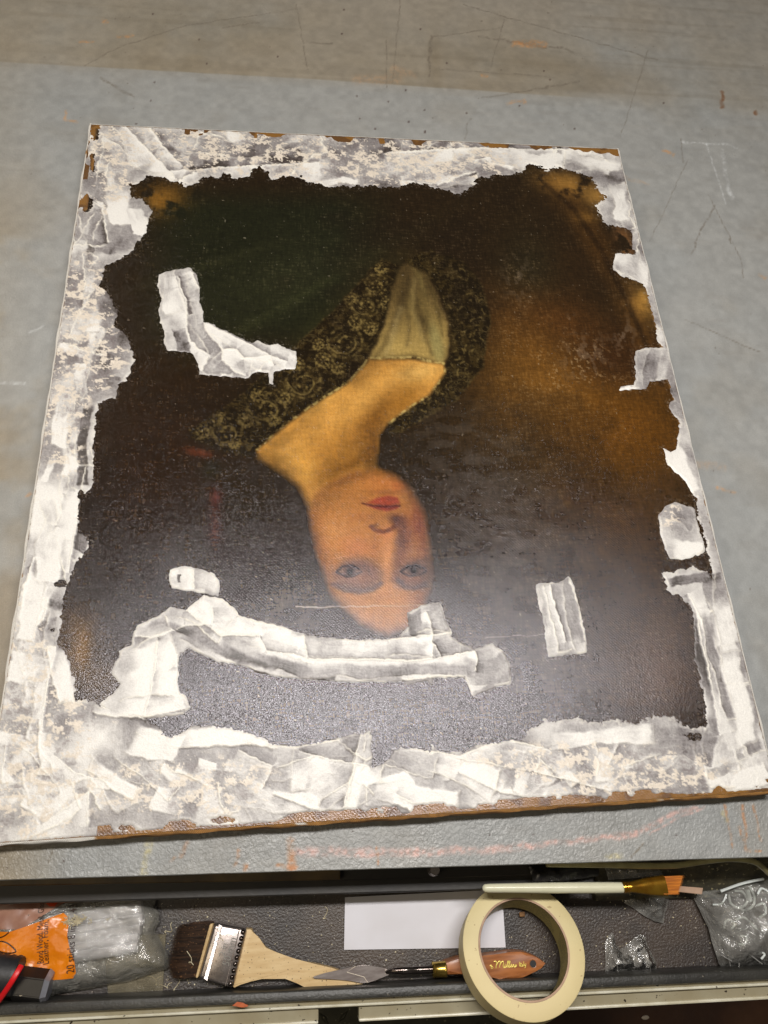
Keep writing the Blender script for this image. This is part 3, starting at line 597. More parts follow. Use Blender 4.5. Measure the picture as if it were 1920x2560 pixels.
for a in ((372, 620, 110, 40, 84, .75, .95, .4), (400, 620, 120, 20, 80, .4, .5, .6), (425, 640, 130, 24, 86, .75, .9, .5), (388, 735, 70, 34, 90, .28, .35, 0), (440, 720, 110, 34, 55, .8, .6, .6), (510, 735, 150, 40, 30, .62, .75, .7), (590, 765, 110, 40, 18, .8, 1.0, .6), (500, 785, 90, 40, 20, .8, .55, .5), (455, 785, 60, 30, 60, .75, .6, .4),
          (378, 1247, 20, 50, 0, .9, .9, 0), (388, 1248, 9, 50, 0, .25, .25, 0), (440, 1250, 60, 44, 0, .8, .9, .4),
          (320, 1365, 100, 36, -30, .7, .5, .8), (330, 1415, 110, 70, -20, 1.05, 1.1, .5), (320, 1475, 140, 60, -4, .9, 1.15, .7), (330, 1520, 160, 44, -3, 1.1, .8, .5), (440, 1330, 110, 60, 30, .75, 1.0, .9), (530, 1355, 130, 44, 14, .85, 1.0, .5), (610, 1390, 150, 50, 12, .9, 1.0, .5),
          (400, 1360, 110, 18, 32, .15, .2, .2), (440, 1390, 120, 34, 30, .45, .3, .3), (530, 1425, 150, 34, 24, .14, .2, .2), (630, 1440, 200, 30, 12, .2, .15, .2), (560, 1445, 170, 14, 14, .9, .7, .4), (460, 1412, 110, 22, 30, .8, .9, .2),
          (740, 1400, 190, 46, 3, .7, .85, .4), (740, 1450, 260, 34, 3, .75, .35, .4), (880, 1400, 110, 44, -3, .6, .7, .6), (900, 1445, 240, 30, -2, .3, .35, .3), (960, 1395, 70, 46, 6, .5, .6, .3), (930, 1340, 80, 50, -8, .55, .9, .8), (895, 1345, 34, 60, -6, .25, .5, 0), (960, 1335, 34, 66, -14, .8, .9, .5),
          (1040, 1440, 110, 60, 6, .35, .5, .2), (1085, 1440, 34, 80, -6, .5, .6, .5), (1040, 1490, 70, 24, -20, .45, .4, 0), (930, 1474, 90, 14, 0, .6, .7, 0),
          (1182, 1330, 150, 26, 84, .6, .7, .3), (1205, 1330, 160, 30, 80, .75, .65, .8), (1240, 1330, 170, 26, 80, .55, .7, .6)):
    knife(*a, soft=2.5)
RIDGES = [[(400, 1317), (440, 1345), (465, 1365), (480, 1372), (530, 1371), (565, 1372)], [(560, 1373), (575, 1405), (640, 1413), (665, 1422), (829, 1424), (880, 1426), (940, 1422), (1000, 1410), (1029, 1405)],
          [(440, 1284), (480, 1292), (505, 1312), (515, 1327), (550, 1339), (630, 1359)], [(290, 1374), (340, 1375), (400, 1350), (455, 1347)], [(657, 1372), (660, 1400), (665, 1422)], [(921, 1320), (932, 1345), (934, 1365), (935, 1425)],
          [(951, 1299), (965, 1330), (977, 1366), (930, 1370), (840, 1381)], [(340, 1375), (335, 1440), (325, 1500), (310, 1550)], [(458, 1312), (460, 1345)], [(200, 1538), (250, 1548), (320, 1547), (400, 1530)], [(1029, 1405), (1032, 1430), (1028, 1450)], [(935, 1385), (955, 1418)],
          [(1004, 1462), (1010, 1475), (1024, 1504)], [(740, 1380), (780, 1382), (790, 1384)], [(382, 1410), (384, 1440)], [(870, 1469), (935, 1462), (1010, 1460)],
          z3([(770, 150), (775, 200), (805, 260), (805, 380), (825, 430), (860, 470), (910, 490)]), z3([(830, 130), (835, 160), (860, 200)]), z3([(880, 350), (900, 400), (960, 465), (960, 510), (1010, 560), (1060, 580)]),
          z3([(890, 355), (1010, 410), (1090, 450), (1150, 480), (1190, 500), (1240, 515)]), z3([(960, 465), (1020, 465), (1050, 505), (1150, 490), (1170, 490)]), z3([(870, 560), (900, 500)]), z3([(1170, 490), (1180, 535)]),
          z6([(720, 450), (745, 550), (790, 700)]), z6([(800, 420), (845, 540), (870, 700)]), z5([(835, 380), (835, 470)]), z6([(130, 990), (135, 990)]),
          z6([(1310, 490), (1350, 560), (1370, 700), (1400, 800), (1450, 1100)]), z5([(340, 50), (335, 150), (295, 400)]), z5([(270, 60), (265, 130), (240, 200)]), z5([(150, 330), (90, 500)]), z5([(215, 510), (190, 600), (150, 640)]), z5([(245, 720), (205, 880), (180, 1090)]),
          z7([(170, 0), (165, 120), (185, 220)]), z7([(230, 150), (330, 230), (480, 270)]), z7([(180, 455), (385, 310), (380, 460)]), z7([(1560, 50), (1530, 200), (1480, 380)]), z7([(1180, 110), (1290, 115), (1480, 80)]), z7([(1030, 130), (1180, 200), (1130, 300)]), z7([(1180, 320), (1400, 400)]), z7([(1290, 135), (1450, 175), (1600, 200)]),
          z8([(70, 115), (140, 125), (330, 155), (370, 140), (510, 80), (600, 100), (720, 130)]), z8([(320, 225), (500, 310), (700, 350)]), z8([(50, 320), (150, 370), (260, 395)]), z8([(210, 90), (240, 140)]), z8([(640, 220), (800, 260), (980, 310)]), z1([(535, 540), (640, 650), (760, 770)]), z1([(640, 540), (700, 630), (790, 720)]), z1([(440, 900), (470, 1050)]),
          z1([(720, 740), (1000, 720), (1380, 700)]), z2([(0, 660), (420, 640), (1000, 655)]), z2([(230, 800), (330, 760), (400, 740)]), z1([(770, 780), (850, 740)]), z2([(390, 690), (460, 680)])]
def pside(pts, x, y):
    o = np.full(x.shape, 1e3); sg = np.zeros(x.shape)
    for a, b_ in zip(pts, pts[1:]):
        d, t = seg_d(x, y, a, b_); k = d < o; c = (b_[0] - a[0]) * (y - a[1]) - (b_[1] - a[1]) * (x - a[0]); o[k] = d[k]; sg[k] = np.sign(c)[k] * ((t > 0) & (t < 1))[k]
    return o, sg
for i, P_ in enumerate(RIDGES):
    p_ = np.array(P_); m_ = (X > p_[:, 0].min() - 50) & (X < p_[:, 0].max() + 50) & (Y > p_[:, 1].min() - 50) & (Y < p_[:, 1].max() + 50)
    d_, s_ = pside(P_, kx[m_], ky[m_]); s_ = s_ * (1 if i % 3 else -1)
    T[m_] += np.where(s_ > 0, .32, np.where(s_ < 0, -.34, 0)) * np.exp(-d_ / 13)
    d_, t_ = pdist(P_, kx, ky, 12); k = np.exp(-(d_ / (.8 + 1.6 * vn(t_ * 9, t_ * 0 + i, 3))) ** 2) * (.25 + .95 * vn(t_ * 11, t_ * 0 + i, 5)) * ss(t_, -.02, .08) * ss(1.02 - t_, 0, .1)
    Rdg = np.maximum(Rdg, k)
    T = np.maximum(T, T * (1 - k) + 1.05 * k)
# canvas threads cut through the thin film
thr = .5 * np.maximum(vn(wx / 1.0, wy / 5, 81), vn(wx / 5, wy / 1.0, 82)) + .5 * vn(wx / .9, wy / .9, 83)
T = T + .10 * ss(Y, 1540, 1640) + .14 * ss(300 - X, 0, 150) * ss(Y, 900, 1100)
T2 = T + (thr - .55) * .34 * ss(1.05 - T, 0, .6)
white = np.array([219, 217, 212.]); film_c = np.array([124, 119, 119.]); low = np.array([60, 53, 49.])
k = np.clip(T2, 0, 1.2)
Cf = low + (film_c - low) * ss(k, .05, .42)[:, None]; Cf = Cf + (white - Cf) * (ss(k, .30, 1.12) ** .85)[:, None]
thinB = ss(nC * .5 + nD * .5, .42, .7)
Cf *= (1 - .06 * (1 - thinB) * ss(1.0 - k, 0, .5))[:, None]
# creamy old ground showing in torn flakes
fl = fbm(wx / 7.5, wy / 5, 91, 3) * .62 + fbm(wx / 1.7, wy / 1.4, 93, 3) * .38
zone = gauss(600, 330, 330, 50, 3) + gauss(930, 350, 150, 40) + gauss(240, 380, 40, 80) + gauss(180, 640, 50, 80) + gauss(200, 770, 70, 70) + gauss(140, 900, 40, 130) + gauss(40, 1500, 70, 200) * .9 + gauss(60, 1720, 110, 90) * 1.1 + gauss(420, 1700, 170, 60) + gauss(1260, 1660, 220, 50) * 1.1 + gauss(1470, 1690, 120, 40) * .6 + gauss(1440, 1110, 40, 30) * .6 + gauss(160, 1560, 90, 60) * .6
fm = ss(fl - .605 + .085 * np.clip(zone, 0, 1.2), .012, .035) * ss(zone, .12, .4)
isB = (cov['border'] > cov['C']) & (cov['C'] < -2)
fm = fm * isB * ss(1.12 - T, 0, .2)
Cf = Cf * (1 - fm)[:, None] + np.array([208, 198, 184.]) * fm[:, None] * (0.93 + .12 * nD)[:, None]
dk = ss(fl - .42 + .0 * zone, -.03, -.06) * ss(zone, .2, .6) * isB * ss(1.0 - T, 0, .2)
Cf = Cf * (1 - dk * .35)[:, None] + np.array([104, 92, 92.]) * (dk * .35)[:, None]
# raised edge rim: knife leaves a bead where paste ends
anyc = np.max(np.stack(list(cov.values())), 0)
bead = np.exp(-((anyc - 2.5) / 2.0) ** 2) * ss(vn(wx / 9, wy / 9, 95), .35, .7)
H = (0.10 + .55 * np.clip(T, 0, 1.4) + .75 * Rdg + .35 * bead + .10 * fm + .08 * (nC - .5)) * 1e-3
Cf = Cf + (np.array([224, 220, 208.]) - Cf) * (np.clip(Rdg * .9 + bead * .5 * ss(T, .3, .7), 0, 1))[:, None]
# a faint white scumble dragged over the canvas next to the filler
drag = ss(anyc, -14, -1) * ss(thr * .6 + nD * .4, .60, .74)
C = CP; blend(drag * .5, (150, 144, 140))
# raw ochre linen near the outer edge of the canvas
lz = ss(lim + 9 - dedge, 0, 5) * ((dedge < 14))
blend(lz * .9, (136, 97, 48)); blend(lz * ss(nB, .5, .65) * .5, (66, 46, 34))

def grid_mesh(name, sel, Z, cols, m, parent, label=None):
    """the faces of the canvas grid picked by sel, with heights Z and colours"""
    idx = np.arange(NX * NY).reshape(NY, NX)
    q = np.stack([idx[:-1, :-1], idx[1:, :-1], idx[1:, 1:], idx[:-1, 1:]], -1).reshape(-1, 4)
    q = q[sel[q].any(1)] if sel is not None else q
    used, inv = np.unique(q, return_inverse=True); q = inv.reshape(-1, 4)
    me = bpy.data.meshes.new(name)
    P = G[used].copy(); P[:, 2] += Z[used]
    me.vertices.add(len(P)); me.vertices.foreach_set('co', P.astype(np.float32).ravel())
    me.loops.add(q.size); me.loops.foreach_set('vertex_index', q.astype(np.int32).ravel())
    me.polygons.add(len(q)); me.polygons.foreach_set('loop_start', np.arange(0, q.size, 4, dtype=np.int32))
    me.update(calc_edges=True)
    at_ = me.color_attributes.new('paint', 'FLOAT_COLOR', 'POINT')
    c = np.ones((len(P), 4), np.float32); c[:, :3] = lin(np.clip(cols[used], 0, 255)); at_.data.foreach_set('color', c.ravel())
    me.polygons.foreach_set('use_smooth', np.ones(len(q), bool))
    return link(name, me, m, parent, label=label)
Zc = -.0042 * (1 - (2 * u - 1) ** 2) * (1 - (2 * v - 1) ** 2) + (fbm(wx / 120, wy / 120, 97) - .5) * .0011 * ss(dedge, 0, 60)
grid_mesh('painted_canvas', None, Zc, C, M['canvas'], painting)
names = {'border': 'thick white filler smeared all round the margin of the canvas', 'A': 'bent white filler patch on the dark green sleeve', 'B': 'small square white filler patch left of the long curved one',
         'C': 'long curved band of white filler across the hair below the face', 'E': 'upright white filler patch to the right of the curved band', 'R1': 'white filler tongue at the upper right edge', 'R2': 'scraped white filler patch at the middle of the right edge',
         'R3': 'pointed white filler patch low on the right edge', 'R4': 'small thick white filler patch near the lower right edge'}
for i, (k_, cv) in enumerate(cov.items()):
    if k_ == 'border': cv = np.where(cov['C'] > 6, -50, cv)
    sel = cv > 0
    if not sel.any(): continue
    Zf = Zc + np.where(cv > 0, np.minimum(H, cv * .00022 + .00004), np.maximum(cv, -3) * .00012) + i * 1e-6
    grid_mesh('filler_patch', sel, Zf, Cf, M['filler'], painting, names[k_])

# canvas turned over the stretcher: rounded tacking edges
def side(a, b, ncol, label, whites):
    n = 420; out = Vector((b[1] - a[1], a[0] - b[0], 0)).normalized()
    mid = (Vector(a) + Vector(b)) / 2
    if (mid - cen).dot(out) < 0: out = -out
    prof = [(-EDGE * 1.0, .0), (-EDGE * .45, -.00025), (-EDGE * .1, -.0010), (.0, -.0024), (.0003, -.006), (.0, -.011), (.0, -.016), (-.0004, -.0196)]
    P = []; cc = []
    for i in range(n + 1):
        t = i / n; base = Vector(a).lerp(Vector(b), t)
        for j, (o, z) in enumerate(prof):
            P.append(base + out * (o + (.0004 * math.sin(t * 47 + j) + .0003 * math.sin(t * 131)) * (j > 1)) + Vector((0, 0, z + (.0002 if j == 0 else 0))))
    P = np.array(P); wxs = P[:, 0] * 1000; wys = P[:, 1] * 1000 + P[:, 2] * 1500
    nn = fbm(wxs / 20, wys / 20, 101 + ncol); n2 = fbm(wxs / 3, wys / 3, 103)
    col = np.array([148, 106, 54.]) * (0.75 + .5 * n2)[:, None]
    x_, y_ = survey(P)
    wm = ss(nn + whites(x_, y_) + .35 * ss(P[:, 2], PT - .004, PT), .62, .68) * ss(P[:, 2], PT - .014, PT - .003)
    col = col * (1 - wm)[:, None] + np.array([216, 212, 204.]) * wm[:, None]
    me = bpy.data.meshes.new('tacking_edge'); k = len(prof)
    F_ = [(i * k + j, i * k + j + 1, (i + 1) * k + j + 1, (i + 1) * k + j) for i in range(n) for j in range(k - 1)]
    me.from_pydata([tuple(p) for p in P], [], F_); at_ = me.color_attributes.new('paint', 'FLOAT_COLOR', 'POINT')
    c = np.ones((len(P), 4), np.float32); c[:, :3] = lin(np.clip(col, 0, 255)); at_.data.foreach_set('color', c.ravel())
    link('tacking_edge', me, M['linen'], painting, True, label)
side(TL, TR, 1, 'thin brown far edge of the canvas', lambda x, y: .05 + .15 * (x < 700))
side(TR, BR, 2, 'right edge of the canvas coated with white filler', lambda x, y: .28 + 0 * x)
side(BL, BR, 3, 'frayed brown near edge of the canvas', lambda x, y: np.where(x < 205, .5, -.45))
side(TL, BL, 4, 'left edge of the canvas, brown and white', lambda x, y: .12 + 0 * x)
# stretcher bars under the canvas
for a, b in ((TL, TR), (TR, BR), (BR, BL), (BL, TL)):
    a = Vector(a); b = Vector(b); d = (b - a).normalized(); n_ = Vector((-d.y, d.x, 0))
    if (cen - (a + b) / 2).dot(n_) < 0: n_ = -n_
    bm = bmesh.new(); i1, i2 = .0025, .045
    q = [a + n_ * i1 + d * (i1 if True else 0), b + n_ * i1 - d * i1, b + n_ * i2 - d * i2, a + n_ * i2 + d * i2]
    hexa(bm, [Vector((p.x, p.y, .0006)) for p in q], [Vector((p.x, p.y, PT - .0022)) for p in q])
    bm_obj('stretcher_bar', bm, M['wood_bar'], painting)
#@@TRAY
# ------------------------------------------------------------------ materials for the drawer and the tools
M['tray'] = simple('black_moulded_tray', (44, 40, 38), (70, 59, 50), 16, .40, bs=.8, bscale=520, bd=.0008, speck=(150, 142, 130), speck_scale=420, speck_t=.70)
M['tray_lip'] = simple('black_tray_lip', (34, 33, 31), (50, 49, 45), 30, .42, bs=.6, bscale=500, bd=.0006, speck=(110, 104, 92), speck_scale=380, speck_t=.74)
M['rail'] = simple('dusty_black_rail', (24, 22, 20), (38, 34, 29), 20, .5, bs=.3, bscale=200, bd=.0006)
M['olive'] = simple('dusty_rear_shelf', (40, 38, 30), (84, 78, 56), 60, .75, bs=.8, bscale=160, bd=.002, speck=(128, 120, 90), speck_scale=300, speck_t=.66)
M['cream'] = simple('cream_enamel', (158, 151, 128), (144, 134, 108), 25, .36, bs=.25, bscale=300, bd=.0005, speck=(48, 40, 32), speck_scale=260, speck_t=.70)
M['cream_lit'] = simple('cream_enamel_lit', (206, 203, 186), (182, 176, 152), 50, .3, speck=(60, 50, 40), speck_scale=260, speck_t=.72)  # same cream enamel, with the light caught by raised edges put into its colour
M['brownfloor'] = simple('stained_brown_floor', (78, 50, 30), (56, 34, 20), 9, .4, bs=.3, bscale=30, bd=.004)
M['plate'] = simple('green_grey_tread_plate', (84, 82, 66), (64, 62, 50), 30, .38, .4, speck=(130, 124, 100), speck_scale=200, speck_t=.68)
M['brownstrip'] = simple('old_varnished_strip', (96, 76, 36), (58, 44, 24), 40, .5)
M['steel'] = simple('nickel_steel', (178, 170, 166), (158, 148, 142), 160, .26, .9, bs=.15, bscale=300, bd=.0004, speck=(70, 56, 46), speck_scale=900, speck_t=.68)
M['blade'] = simple('scratched_blade_steel', (126, 116, 112), (150, 142, 138), 60, .34, .85, bs=.2, bscale=120, bd=.0004, sc=(1, 5, 1))
M['darksteel'] = simple('dark_polished_steel', (120, 112, 108), (70, 58, 52), 80, .16, .95)
M['brass'] = simple('brass_ferrule', (196, 168, 86), (150, 124, 60), 120, .24, .95)
M['gold'] = simple('gold_anodised_ferrule', (206, 160, 58), (168, 116, 36), 90, .2, .9)
M['birch'] = simple('raw_birch_handle', (206, 180, 134), (190, 160, 112), 45, .55, bs=.15, bscale=260, bd=.0004, speck=(84, 62, 44), speck_scale=560, speck_t=.67, sc=(1, 6, 1))
M['pear'] = simple('varnished_pear_wood', (166, 104, 58), (132, 78, 40), 36, .3, sc=(1, 7, 1), bs=.1, bscale=100, bd=.0004, speck=(96, 54, 28), speck_scale=160, speck_t=.70)
M['bristle'] = simple('dark_brown_bristle', (58, 38, 22), (26, 17, 11), 160, .6, speck=(104, 74, 46), speck_scale=600, speck_t=.66, sc=(.25, 4, 1), spec=.15)
M['bristle_tip'] = simple('amber_synthetic_bristle', (196, 118, 30), (150, 82, 18), 160, .35, sc=(.3, 4, 1))
M['white_handle'] = simple('glossy_ivory_lacquer', (206, 204, 178), (198, 196, 168), 30, .22)
M['tape'] = simple('crepe_masking_tape', (206, 192, 146), (198, 182, 136), 16, .6, bs=.2, bscale=700, bd=.0004, speck=(170, 150, 110), speck_scale=300, speck_t=.72)
M['card'] = simple('white_card', (205, 204, 210), (198, 196, 200), 20, .55)
M['core'] = simple('brown_cardboard_core', (172, 144, 122), (156, 128, 106), 100, .7)
M['stick'] = simple('translucent_glue', (214, 214, 222), (204, 204, 214), 20, .3)
M['orange'] = simple('orange_print', (222, 128, 14), (206, 112, 10), 30, .26, bs=.5, bscale=60, bd=.003)
M['faded'] = simple('faded_red_print', (150, 108, 88), (120, 80, 64), 40, .4)
M['redline'] = simple('vermilion_print', (206, 74, 34), None, 30, .35)
M['ink'] = simple('dark_ink', (44, 22, 10), None, 30, .5)
M['black'] = simple('black_ink', (24, 22, 22), None, 30, .5)
M['paper'] = simple('printed_white', (196, 184, 166), None, 30, .5)
M['gilt'] = simple('gilt_lettering', (236, 214, 112), None, 30, .3, .4)
M['rubber'] = simple('black_rubber_grip', (30, 30, 32), (44, 44, 46), 70, .48, bs=.3, bscale=300, bd=.0005)
M['blackplastic'] = simple('black_plastic', (20, 19, 19), (32, 30, 30), 60, .3, speck=(150, 140, 120), speck_scale=300, speck_t=.76)
M['greymetal'] = simple('grey_end_metal', (150, 152, 160), (130, 130, 138), 60, .3, .5)
M['red'] = simple('red_rubber_band', (200, 22, 28), None, 30, .4)
M['cable'] = simple('old_cream_cable', (176, 170, 122), (150, 142, 100), 60, .4, speck=(90, 80, 50), speck_scale=300, speck_t=.72)
M['clearhook'] = simple('milky_clear_plastic', (226, 232, 230), (196, 202, 198), 60, .14, trans=.15)
M['pin'] = simple('bright_wire', (225, 225, 222), None, 30, .18, .9)
M['curl'] = simple('pale_sawdust', (206, 196, 166), (170, 158, 128), 200, .8)
M['chip'] = simple('brown_wood_chip', (136, 100, 60), (96, 66, 36), 200, .8)
M['bag'] = film_mat('clouded_polythene', (238, 236, 230), .20, .13, .7, 75, .55, (205, 203, 194))
M['clearfilm'] = film_mat('clear_crackly_film', (242, 242, 238), .24, .12, .7, 60, .6, (225, 224, 218))
M['plate_clear'] = film_mat('dusty_clear_acrylic', (225, 222, 210), .30, .2, .1, 60, .15, (150, 142, 122))

# ------------------------------------------------------------------ the open drawer in front of the table
FZ = -.100
def strip(bm, x0, x1, ya, yb, z0, z1, sa=-.0464, sb=None, bevel=.0006, za=None):
    """bar between two survey lines y = ya + sa x (far side) and y = yb + sb x (near side); tops at z1 (far top za)"""
    sb = sa if sb is None else sb; za = z1 if za is None else za
    q = [(x0, ya + sa * x0, za), (x1, ya + sa * x1, za), (x1, yb + sb * x1, z1), (x0, yb + sb * x0, z1)]
    hi = [at(*p) for p in q]; lo = [Vector((p.x, p.y, z0)) for p in hi]
    hexa(bm, lo, hi, bevel)
dc = at(829, 2060, FZ)
drawer = empty('drawer', (dc.x, dc.y, FZ - .03), 'open cream metal drawer with a black tray, below the front edge of the table', 'drawer')
bm = bmesh.new(); strip(bm, -260, 1950, 1800, 2174, FZ - .003, FZ, -.046)
bm_obj('tray_floor', bm, M['tray'], drawer)
bm = bmesh.new(); strip(bm, -260, 1950, 2168.5, 2194, FZ - .002, -.072, -.0460, -.0464, .0016, -.0735)
bm_obj('front_lip', bm, M['tray_lip'], drawer, True)
bm = bmesh.new(); strip(bm, -260, 1284, 1830, 1954, FZ + .0001, -.060, -.03, -.03, .0012)
bm_obj('rear_rail', bm, M['rail'], drawer)
bm = bmesh.new(); strip(bm, 695, 1284, 1830, 1925, -.0598, -.052, -.03, -.03, .0010)
bm_obj('rail_cover', bm, M['rail'], drawer)
bm = bmesh.new(); strip(bm, -260, 735, 1830, 1914, -.0597, -.040, -.016, -.018, .0008)
bm_obj('rail_strip', bm, M['brownstrip'], drawer)
bm = bmesh.new(); strip(bm, 1286, 1950, 1830, 1985, FZ + .0002, -.094, -.030, -.030, .001, -.045)
bm_obj('rear_shelf', bm, M['olive'], drawer)
bm = bmesh.new(); strip(bm, -260, 1950, 2192, 2214, -.10, -.083, -.0464, -.0505, .0008, -.080)
bm_obj('drawer_ledge', bm, M['cream'], drawer)
bm = bmesh.new(); strip(bm, -260, 1950, 2206, 2212.5, -.085, -.0795, -.0500, -.0500, .0009)
bm_obj('ledge_bead', bm, M['cream_lit'], drawer)
for x0, x1 in ((-260, 688), (775, 1950)):
    bm = bmesh.new(); strip(bm, x0, x1, 2211, 2244, -.10, -.088, -.0500, -.0548, .0008, -.0855)
    pl = bm_obj('drawer_pull', bm, M['cream'], drawer)
    bm = bmesh.new(); strip(bm, x0, x1, 2242.5, 2250.5, -.104, -.0865, -.0548, -.0548, .0013)
    e_ = bm_obj('pull_edge', bm, M['cream_lit'], None, True); e_.parent = pl
p = at(938, 1879, -.036); bm = bmesh.new(); bmesh.ops.create_cone(bm, cap_ends=True, segments=12, radius1=.0055, radius2=.004, depth=.008, matrix=Matrix.Translation(p))
bm_obj('bolt', bm, M['steel'], drawer)
bm = bmesh.new()
pts = [at(519 + 15 * math.cos(a) * (1 + .3 * math.sin(3 * a)), 2170 + 5.5 * math.sin(a) * (1 + .3 * math.sin(2 * a)), -.0722).xy for a in [i * .35 for i in range(18)]]
prism(bm, pts, -.0722, -.0712, .0003); bm_obj('paint_blob', bm, simple('orange_paint', (178, 88, 36), (150, 66, 24), 200, .5), drawer)

# floor far below
bm = bmesh.new(); hexa(bm, [Vector((x, y, -.95)) for x, y in ((-2, -1.6), (2.5, -1.6), (2.5, 1.2), (-2, 1.2))], [Vector((x, y, -.92)) for x, y in ((-2, -1.6), (2.5, -1.6), (2.5, 1.2), (-2, 1.2))])
fl_ = bm_obj('floor', bm, M['brownfloor']); tag(fl_, 'brown stained floor seen past the drawer front', kind='structure')
bm = bmesh.new(); fx = at(1180, 2212, -.915).x
hexa(bm, [Vector((x, y, -.9198)) for x, y in ((-1.8, -1.5), (fx, -1.5), (fx, 0), (-1.8, 0))], [Vector((x, y, -.916)) for x, y in ((-1.8, -1.5), (fx, -1.5), (fx, 0), (-1.8, 0))])
c0 = at(700, 2200, -.915); r4 = random.Random(4)
for i in range(-14, 26):
    for j in range(-4, 8):
        cx = c0.x + i * .034; cy = c0.y + j * .034
        if cx > fx - .02: continue
        a = R(45 if (i + j) % 2 else -45) + R(-3); t = Vector((math.cos(a), math.sin(a), 0)); s_ = Vector((-t.y, t.x, 0))
        base = Vector((cx, cy, -.9160)); L_, w_ = .0135, .0042
        ring = [base - t * L_, base - s_ * w_, base + t * L_, base + s_ * w_]; top = [base + (p - base) * .45 + Vector((0, 0, .0022)) for p in ring]
        A = [bm.verts.new(p) for p in ring]; B = [bm.verts.new(p) for p in top]; bm.faces.new(B)
        for k in range(4): bm.faces.new((A[k], A[(k + 1) % 4], B[(k + 1) % 4], B[k]))
tag(bm_obj('tread_plate', bm, M['plate']), 'grey green diamond tread plate showing under the drawer pull', 'floor plate')

# ------------------------------------------------------------------ things in the drawer
def zfun_flat(z): return lambda x, y, d: np.full(x.shape, z)
def lay_text(s, x, y, size, ang, zf, m, parent, ext=0, shear=0, sx=1.0, name='lettering'):
    cu = bpy.data.curves.new(name, 'FONT'); cu.body = s; cu.size = size; cu.shear = shear; cu.resolution_u = 3
    o = bpy.data.objects.new(name, cu); COL.objects.link(o); dg = bpy.context.evaluated_depsgraph_get()
    me = bpy.data.meshes.new_from_object(o.evaluated_get(dg)); bpy.data.objects.remove(o)
    p = at(x, y, FZ + .02); ca, sa = math.cos(R(ang)), math.sin(R(ang))
    for v in me.vertices:
        a, b = v.co.x * sx, v.co.y; X_, Y_ = p.x + a * ca - b * sa, p.y + a * sa + b * ca
        v.co = (X_, Y_, float(zf(np.array([X_]), np.array([Y_]))[0]) + .0007)
    return link(name, me, m, parent)

# bag of glue sticks
bagD = [(-60, 1905), (45, 1916), (130, 1918), (185, 1924), (250, 1903), (295, 1899), (332, 1908), (338, 1924), (335, 1941), (330, 1961), (341, 1973), (340, 1996), (332, 2011), (345, 2036), (360, 2063), (365, 2088), (357, 2096), (275, 2123), (175, 2141), (115, 2151), (95, 2163), (-60, 2165)]
bag_xy = [tuple(at(x, y, FZ + .012).xy) for x, y in bagD]
def bag_h(x, y):
    x = np.asarray(x, float); y = np.asarray(y, float)
    d = np.maximum(poly(bag_xy, x, y, 1), 0)
    f1 = 1 - abs(2 * fbm(x * 26 + y * 14, y * 30 - x * 8, 301, 3) - 1)
    f2 = fbm(x * 80, y * 90, 303, 3)
    return FZ + .0035 + .0125 * np.clip(d / .012, 0, 1) ** .6 + .007 * np.clip(d / .02, 0, 1) * (f1 - .62) + .004 * np.clip(d / .006, .25, 1) * (f2 - .5) + .002
p = at(150, 2050, FZ)
bag = empty('plastic_bag', p, 'clouded plastic bag with orange printed label, at the left end of the drawer', 'bag')
def bz(x, y, d): return np.maximum(bag_h(x, y), FZ + .0006)
bm = film(bag_xy, bz, .0028); bm_obj('film', bm, M['bag'], bag, True)
bm = film([tuple(at(x, y, FZ + .003).xy) for x, y in bagD[3:-2]], lambda x, y, d: np.full(x.shape, FZ + .0008), .02); bm_obj('back_film', bm, M['bag'], bag)
def onbag(D, m, name, dz, step=.003, label=None):
    bm = film([tuple(at(x, y, FZ + .014).xy) for x, y in D], lambda x, y, d: np.maximum(bag_h(x, y), FZ + .0006) + dz, step)
    return bm_obj(name, bm, m, bag, True, label)
lab = onbag([(-55, 2009), (27, 2011), (60, 2000), (98, 1986), (140, 1971), (149, 1980), (152, 2000), (150, 2021), (155, 2046), (165, 2071), (167, 2100), (160, 2112), (118, 2115), (80, 2104), (40, 2092), (-55, 2092)], M['orange'], 'orange_label', .0004, label='orange paper label with dark lettering')
onbag([(-55, 1909), (60, 1914), (118, 1950), (150, 1921), (185, 1925), (120, 1962), (50, 2006), (-55, 2006)], M['faded'], 'faded_print', .0003, label='faded pink part of the print')
onbag([(60, 1915), (68, 1916), (118, 1947), (143, 1921), (150, 1921), (122, 1957), (112, 1957), (88, 1938)], M['redline'], 'red_border', .0006, .002)
onbag([(70, 1917), (144, 1921), (118, 1944)], M['paper'], 'barcode_panel', .0006, .002)
for i in range(17):
    t = i / 16; x0 = 78 + 56 * t; ln = 3 + 15 * (1 - abs(t - .55) / .6)
    if ln > 4: onbag([(x0, 1920), (x0 + (1.6 if i % 3 else 2.6), 1920.2), (x0 + 1.6 + ln * .28, 1920 + ln), (x0 + ln * .28, 1920 + ln)], M['black'], 'barcode_bar', .0009, .01)
bf = lambda x, y: np.maximum(bag_h(x, y), FZ + .0006) + .0004
lay_text('20 sticks 8 in. x .43 in. (203 mm x', 160, 2102, .0088, 94, bf, M['ink'], bag, sx=.74)
lay_text('Bond Wood, Metal, Glass,', 92, 2082, .0068, 96, bf, M['ink'], bag, sx=.66)
lay_text('Leather, Foam,', 103, 2084, .0068, 96, bf, M['ink'], bag, sx=.80)
lay_text('5242', 128, 1937, .0042, 40, bf, M['black'], bag)
